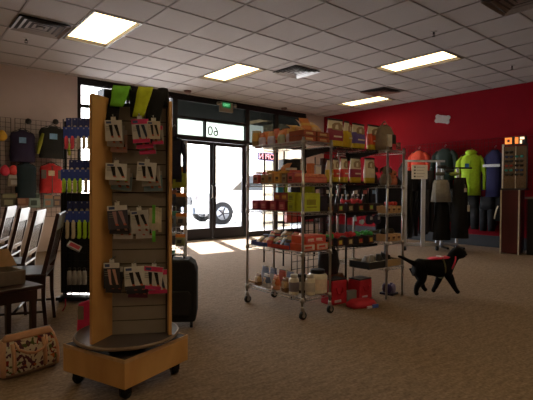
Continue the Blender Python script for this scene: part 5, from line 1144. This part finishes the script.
# x forward, z up, y to the dog's left (far side of the view)
P = [(-.175, 0, .295, .062), (-.09, 0, .285, .068), (.0, 0, .275, .074), (.09, 0, .275, .082), (.15, 0, .30, .066),   # 0-4 trunk
     (.185, 0, .355, .048), (.215, 0, .405, .048), (.25, 0, .432, .062), (.30, 0, .416, .042), (.338, 0, .405, .032), # 5-9 neck, skull, muzzle
     (-.225, 0, .325, .022), (-.29, .0, .355, .015), (-.36, 0, .392, .013), (-.405, 0, .405, .006),                   # 10-13 tail
     (-.18, -.045, .24, .054), (-.165, -.055, .165, .036), (-.225, -.055, .105, .022), (-.235, -.055, .04, .018), (-.215, -.055, .016, .020),  # 14-18 near hind
     (-.17, .045, .24, .050), (-.125, .055, .165, .034), (-.11, .055, .10, .021), (-.08, .055, .05, .017), (-.055, .055, .035, .019),        # 19-23 far hind
     (.115, -.05, .215, .036), (.155, -.055, .145, .027), (.19, -.055, .08, .019), (.22, -.055, .038, .017), (.24, -.055, .024, .020),      # 24-28 near fore
     (.10, .05, .215, .034), (.075, .055, .14, .026), (.045, .055, .075, .019), (.015, .055, .033, .017), (.035, .055, .017, .019)]                # 29-33 far fore
Ed = [(0, 1), (1, 2), (2, 3), (3, 4), (4, 5), (5, 6), (6, 7), (7, 8), (8, 9), (0, 10), (10, 11), (11, 12), (12, 13),
      (0, 14), (14, 15), (15, 16), (16, 17), (17, 18), (0, 19), (19, 20), (20, 21), (21, 22), (22, 23), (3, 24), (24, 25), (25, 26), (26, 27), (27, 28), (3, 29), (29, 30), (30, 31), (31, 32), (32, 33)]
skin('dog_body', P, Ed, DOGC, dog, root=1)
for s_ in (-1, 1):
    b = MB(); b.add([(.225, s_*.03, .475), (.262, s_*.042, .465), (.256, s_*.062, .415), (.232, s_*.060, .405), (.215, s_*.05, .44), (.245, s_*.047, .44)],
        [(0, 1, 5), (1, 2, 5), (2, 3, 5), (3, 4, 5), (4, 0, 5)], DOGC, True); o = b.build('ear', dog); md = o.modifiers.new('so', 'SOLIDIFY'); md.thickness = .008; md = o.modifiers.new('sub', 'SUBSURF'); md.render_levels = 2
    b = MB(); b.loft([(.428, .286, s_*.030, .004, .003), (.433, .287, s_*.032, .0065, .005), (.438, .286, s_*.030, .004, .003)], mat('dog_eye', (30, 20, 16), .1), 10); b.build('eye', dog)
b = MB(); b.loft([(.396, .350, 0, .006, .008), (.408, .354, 0, .010, .012), (.418, .349, 0, .007, .009)], mat('dog_nose', (8, 8, 8), .25), 10); b.build('nose', dog)
b = MB(); b.tube([(.30, -.018, .392), (.335, -.016, .388), (.358, 0, .386), (.335, .016, .388), (.30, .018, .392)], .003, C(120, 60, 60, .5), 5); b.build('mouth', dog)
HP = C(222, 44, 74, .6); HO = C(96, 96, 60, .7)
def girth(x, zc, ry, rz_, tilt, m_, name, r=.008, z_add=0):
    b = MB(); pts = []
    for k in range(24): a = 2*math.pi*k/24; pts.append((x+tilt*math.sin(a), ry*math.cos(a), zc+rz_*math.sin(a)))
    b.tube(pts, r, m_, 6, closed=True); b.build(name, dog)
girth(.06, .277, .098, .104, 0, HO, 'girth_strap')
girth(.165, .325, .082, .092, .04, HP, 'chest_strap', .008)
b = MB(); b.prism([(-.085, .368), (-.03, .362), (.13, .372), (.16, .388), (.13, .396), (-.04, .384)], -.04, .04, HP); b.build('back_strap', dog, bevel=.008)
b = MB(); b.box(.03, -.035, .385, .08, .035, .398, C(214, 190, 196, .5)); b.build('pale_patch', dog, bevel=.004)

# ------------------------------------------------------------------ light
w = bpy.data.worlds.new('world'); S.world = w; w.use_nodes = True
nt = w.node_tree; bg = nt.nodes['Background']
sky = nt.nodes.new('ShaderNodeTexSky'); sky.sky_type = 'NISHITA'; sky.sun_disc = False; sky.sun_elevation = R(42); sky.sun_rotation = R(20); sky.dust_density = 2.5
mixn = nt.nodes.new('ShaderNodeMixRGB'); mixn.inputs[0].default_value = .6; mixn.inputs[2].default_value = (5.6, 5.9, 6.3, 1)
nt.links.new(sky.outputs[0], mixn.inputs[1]); nt.links.new(mixn.outputs[0], bg.inputs['Color']); bg.inputs['Strength'].default_value = 1.0
sun = bpy.data.lights.new('sun', 'SUN'); sun.energy = 22; sun.angle = R(.6); sun.color = (1, .96, .9)
so = bpy.data.objects.new('sun', sun); COL.objects.link(so); so.rotation_euler = Vector((-.30, -.83, -.56)).to_track_quat('-Z', 'Y').to_euler()
def portal(x0, x1, z0, z1):
    l = bpy.data.lights.new('window_portal', 'AREA'); l.shape = 'RECTANGLE'; l.size = x1-x0; l.size_y = z1-z0; l.cycles.is_portal = True
    o = bpy.data.objects.new('window_portal', l); COL.objects.link(o); o.location = ((x0+x1)/2, YW+.12, (z0+z1)/2); o.rotation_euler = (R(-90), 0, 0)
portal(2.6, 8.2, .05, ZT)
S.view_settings.view_transform = 'Standard'; S.view_settings.look = 'None'; S.view_settings.gamma = 1; S.view_settings.use_curve_mapping = False
S.view_settings.exposure = 0.58
